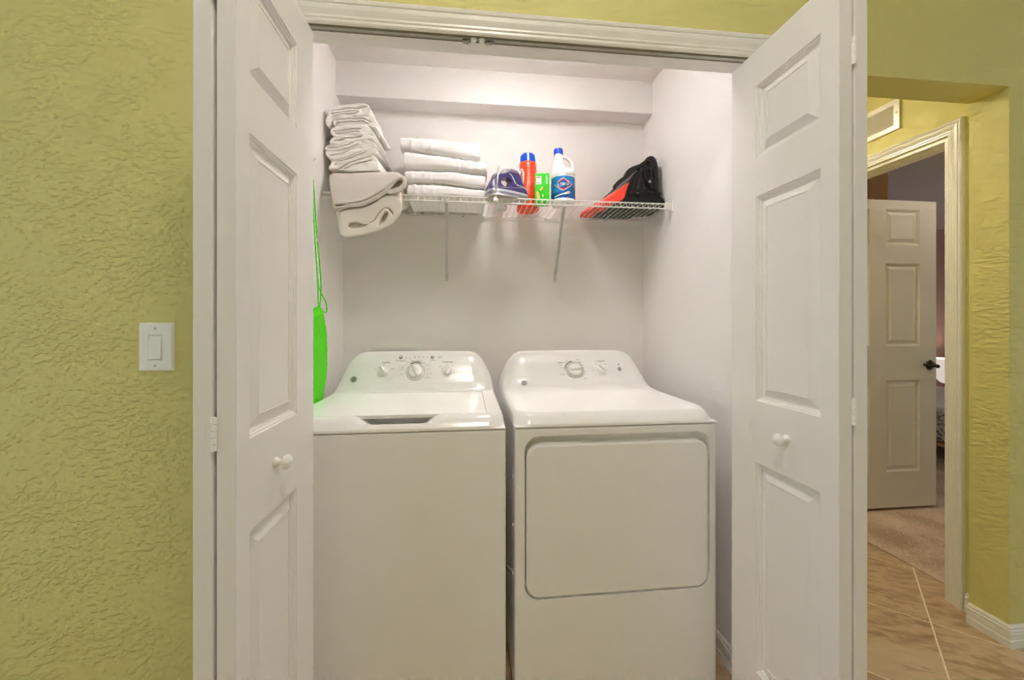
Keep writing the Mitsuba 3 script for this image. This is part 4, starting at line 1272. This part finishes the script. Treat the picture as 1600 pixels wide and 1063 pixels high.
# ------------------------------------------------------------------ green duster on the left wall
px_ = XL + 0.030
po = [(1.660, 1.292), (1.640, 1.268), (1.600, 1.255), (1.52, 1.24), (1.47, 1.18), (1.455, 1.08), (1.46, 0.98), (1.50, 0.90), (1.58, 0.872), (1.655, 0.90), (1.70, 0.965), (1.722, 1.03), (1.728, 1.10), (1.718, 1.17), (1.698, 1.235), (1.680, 1.27)]
pm = ext_yz(sg.Polygon(spline(po + [po[0]], 80)).buffer(0), XL + 0.004, XL + 0.036).refine_to_length(0.012)
t = tri(pm); trimesh.smoothing.filter_taubin(t, iterations=25)
v = np.array(t.vertices); v += t.vertex_normals * ((meshkit.fbm(v * np.array([30, 45, 8]), 3, 4) - 0.5) * 0.012)[:, None]
v[:, 0] = np.clip(v[:, 0], XL + 0.0015, XL + 0.037); t.vertices = v
put('dusting_mitt__pad', t, 'lime', 60)
c1 = spline([[XL + 0.022, 1.660, 1.285], [XL + 0.025, 1.635, 1.42], [XL + 0.026, 1.612, 1.54], [XL + 0.024, 1.596, 1.70], [XL + 0.018, 1.593, 1.838]], 30)
c2 = spline([[XL + 0.024, 1.664, 1.285], [XL + 0.030, 1.660, 1.40], [XL + 0.030, 1.625, 1.54], [XL + 0.026, 1.605, 1.70], [XL + 0.018, 1.593, 1.838]], 30)
c3 = spline([[XL + 0.024, 1.648, 1.40], [XL + 0.030, 1.680, 1.335], [XL + 0.034, 1.715, 1.292], [XL + 0.034, 1.712, 1.270], [XL + 0.030, 1.690, 1.272], [XL + 0.026, 1.672, 1.285]], 30)
for c in (c1, c2, c3):
    put(num('dusting_mitt__cord'), tube(c, 0.0024, 7), 'lime', True)
tag('dusting_mitt', 'lime green fabric duster hanging by its cord on the closet left wall', 'duster')
for z, y in ((1.842, 1.592), (1.540, 1.614)):
    k = num('wall_hook')
    put(k + '__plate', tri(rbox(XL - 0.0005, XL + 0.004, y - 0.006, y + 0.006, z - 0.010, z + 0.010, 0.0015, 6)), 'plastic_white', 30)
    put(k + '__peg', tube(spline([[XL + 0.002, y, z - 0.004], [XL + 0.022, y, z - 0.005], [XL + 0.032, y, z - 0.001], [XL + 0.035, y, z + 0.008]], 14), 0.0022, 8), 'plastic_white', True)
    tag(k, 'upper white hook holding the green cord' if z > 1.7 else 'lower white hook beside the green cord, halfway up the closet wall', 'hook')

# ------------------------------------------------------------------ hall: air grille, open door
vy0, vy1, vz0, vz1 = 1.751, 2.16, 2.182, 2.332
fr = ext_yz(sg.box(vy0, vz0, vy1, vz1).difference(sg.box(vy0 + 0.026, vz0 + 0.024, vy1 - 0.026, vz1 - 0.024)), DX - 0.010, DX + 0.001)
put('air_grille__frame', tri(fr), 'trim')
put('air_grille__back', box(DX - 0.0012, DX - 0.0004, vy0 + 0.026, vy1 - 0.026, vz0 + 0.024, vz1 - 0.024), 'grey_print')
for k in range(10):
    z = vz0 + 0.030 + k * (vz1 - vz0 - 0.060) / 9
    sl = ext_yz(sg.box(vy0 + 0.026, -0.0012, vy1 - 0.026, 0.0012), -0.006, 0.006).rotate([0, 40, 0]).translate([DX - 0.0065, 0, z])
    put(num('air_grille__slat'), tri(sl), 'louver')
s = trimesh.creation.icosphere(2, 0.0035); s.apply_translation([DX - 0.010, vy0 + 0.013, vz0 + 0.082]); put('air_grille__screw', s, 'grey_metal', True)
tag('air_grille', 'white louvred air return grille high on the hall wall above the door', 'air vent')

hx0, hx1, hy0, hy1 = 2.228, 3.086, 2.342, 2.377
body = rbox(hx0, hx1, hy0, hy1, 0.022, 2.032, 0.002, 8)
cols = ((2.340, 2.590), (2.7105, 2.961))
rows = ((0.258, 0.855), (1.079, 1.618), (1.740, 1.972))
for a, b in cols:
    for z0_, z1_ in rows:
        body -= mbox(a, b, hy0 - 0.01, hy0 + 0.0136, z0_, z1_)
put('bedroom_door__slab', tri(body), 'hall_door')
for z0_, z1_ in rows[::-1]:
    for a, b in cols:
        v, f = panel_mesh(a, b, z0_, z1_)
        put(num('bedroom_door__slab__panel'), trimesh.Trimesh(np.column_stack([v[:, 0], hy0 - v[:, 2], v[:, 1]]), f, process=False), 'hall_door')
ks = (3.035, hy0, 0.952)
rose = lathe([(0, 0), (0.031, 0), (0.032, 0.004), (0.028, 0.009), (0.014, 0.012), (0.012, 0.030), (0, 0.031)], 32)
rose.apply_transform(trimesh.transformations.rotation_matrix(math.pi / 2, [1, 0, 0])); rose.apply_translation(ks)
put('bedroom_door__handle', rose, 'bronze', 35)
lev = tube(spline([[ks[0] + 0.022, hy0 - 0.030, ks[2] - 0.008], [ks[0] + 0.008, hy0 - 0.036, ks[2] - 0.003], [ks[0] - 0.02, hy0 - 0.038, ks[2] + 0.002], [ks[0] - 0.06, hy0 - 0.037, ks[2] + 0.003], [ks[0] - 0.082, hy0 - 0.034, ks[2] + 0.006]], 24), np.r_[np.full(5, 0.011), np.full(14, 0.008), np.full(5, 0.009)], 12)
put('bedroom_door__handle__lever', lev, 'bronze', True)
for z in (0.25, 1.0, 1.80):
    c = trimesh.creation.cylinder(0.006, 0.09, sections=12); c.apply_translation([hx0 - 0.002, hy0 - 0.004, z]); put(num('bedroom_door__hinge'), c, 'bronze')
tag('bedroom_door', 'white six-panel door standing open into the bedroom, with bronze handle', 'door')

# ------------------------------------------------------------------ bedroom: bed, bedside lamp
bx0, bx1, by0, by1 = 3.98, 5.36, 2.75, 4.46
put('bed__mattress', tri(rbox(bx0, bx1, by0, by1, 0.215, 0.50, 0.05, 16)), 'bedding', 40)
put('bed__sheet', tri(rbox(bx0 - 0.006, bx1 + 0.006, by0 - 0.006, by1 - 0.02, 0.452, 0.512, 0.028, 16)), 'sheet', 40)
put('bed__side_board', tri(rbox(bx0 - 0.02, bx1 + 0.02, by0 - 0.02, by1, 0.185, 0.215, 0.008, 8)), 'bed_wood', 30)
put('bed__headboard', tri(rbox(bx0 - 0.04, bx1 + 0.04, by1, by1 + 0.05, 0.006, 0.545, 0.012, 8)), 'bed_wood', 30)
for x in (bx0 + 0.5, bx1 - 0.1):
    for y in (by0 + 0.5, by1 - 0.1):
        put(num('bed__leg'), box(x - 0.03, x + 0.03, y - 0.03, y + 0.03, 0.006, 0.19), 'bed_wood')
tag('bed', 'low bed with pale sheet and dark floral side, half hidden behind the open bedroom door', 'bed')
nx0, nx1, ny0, ny1 = 5.46, 5.94, 4.05, 4.45
put('nightstand__cabinet', tri(rbox(nx0, nx1, ny0, ny1, 0.10, 0.42, 0.008, 8)), 'bed_wood', 30)
put('nightstand__drawer', tri(rbox(nx0 + 0.03, nx1 - 0.03, ny0 - 0.012, ny0 + 0.002, 0.22, 0.39, 0.004, 8)), 'bed_wood', 30)
for x in (nx0 + 0.03, nx1 - 0.03):
    for y in (ny0 + 0.03, ny1 - 0.03):
        put(num('nightstand__leg'), box(x - 0.02, x + 0.02, y - 0.02, y + 0.02, 0.006, 0.11), 'bed_wood')
tag('nightstand', 'wooden nightstand beside the bed, hidden behind the door frame', 'nightstand')
lx_, ly_ = 5.70, 4.22
q = lathe([(0, 0), (0.07, 0), (0.072, 0.01), (0.02, 0.03), (0.015, 0.06), (0.03, 0.085), (0.012, 0.10), (0, 0.10)], 28); q.apply_translation([lx_, ly_, 0.421])
put('bedside_lamp__base', q, 'bronze', 40)
sh = lathe([(0.05, 0.0), (0.215, 0.18), (0.215, 0.29), (0.211, 0.29), (0.211, 0.182), (0.047, 0.004), (0.05, 0.0)], 40); sh.apply_translation([lx_, ly_, 0.52])
s = mikit.ply(sh, 'mat_sheet', smooth=40); s['emitter'] = {'type': 'area', 'radiance': rgb((0.24, 0.215, 0.195))}
scene['bedside_lamp__shade'] = s
bulb = trimesh.creation.icosphere(2, 0.045); bulb.apply_translation([lx_, ly_, 0.70])
s = mikit.ply(bulb, 'mat_plastic_white', smooth=True); s['emitter'] = {'type': 'area', 'radiance': rgb((22, 18, 14.5))}
scene['bedside_lamp__bulb'] = s
tag('bedside_lamp', 'lit bedside lamp on the nightstand, glowing past the open door', 'lamp')
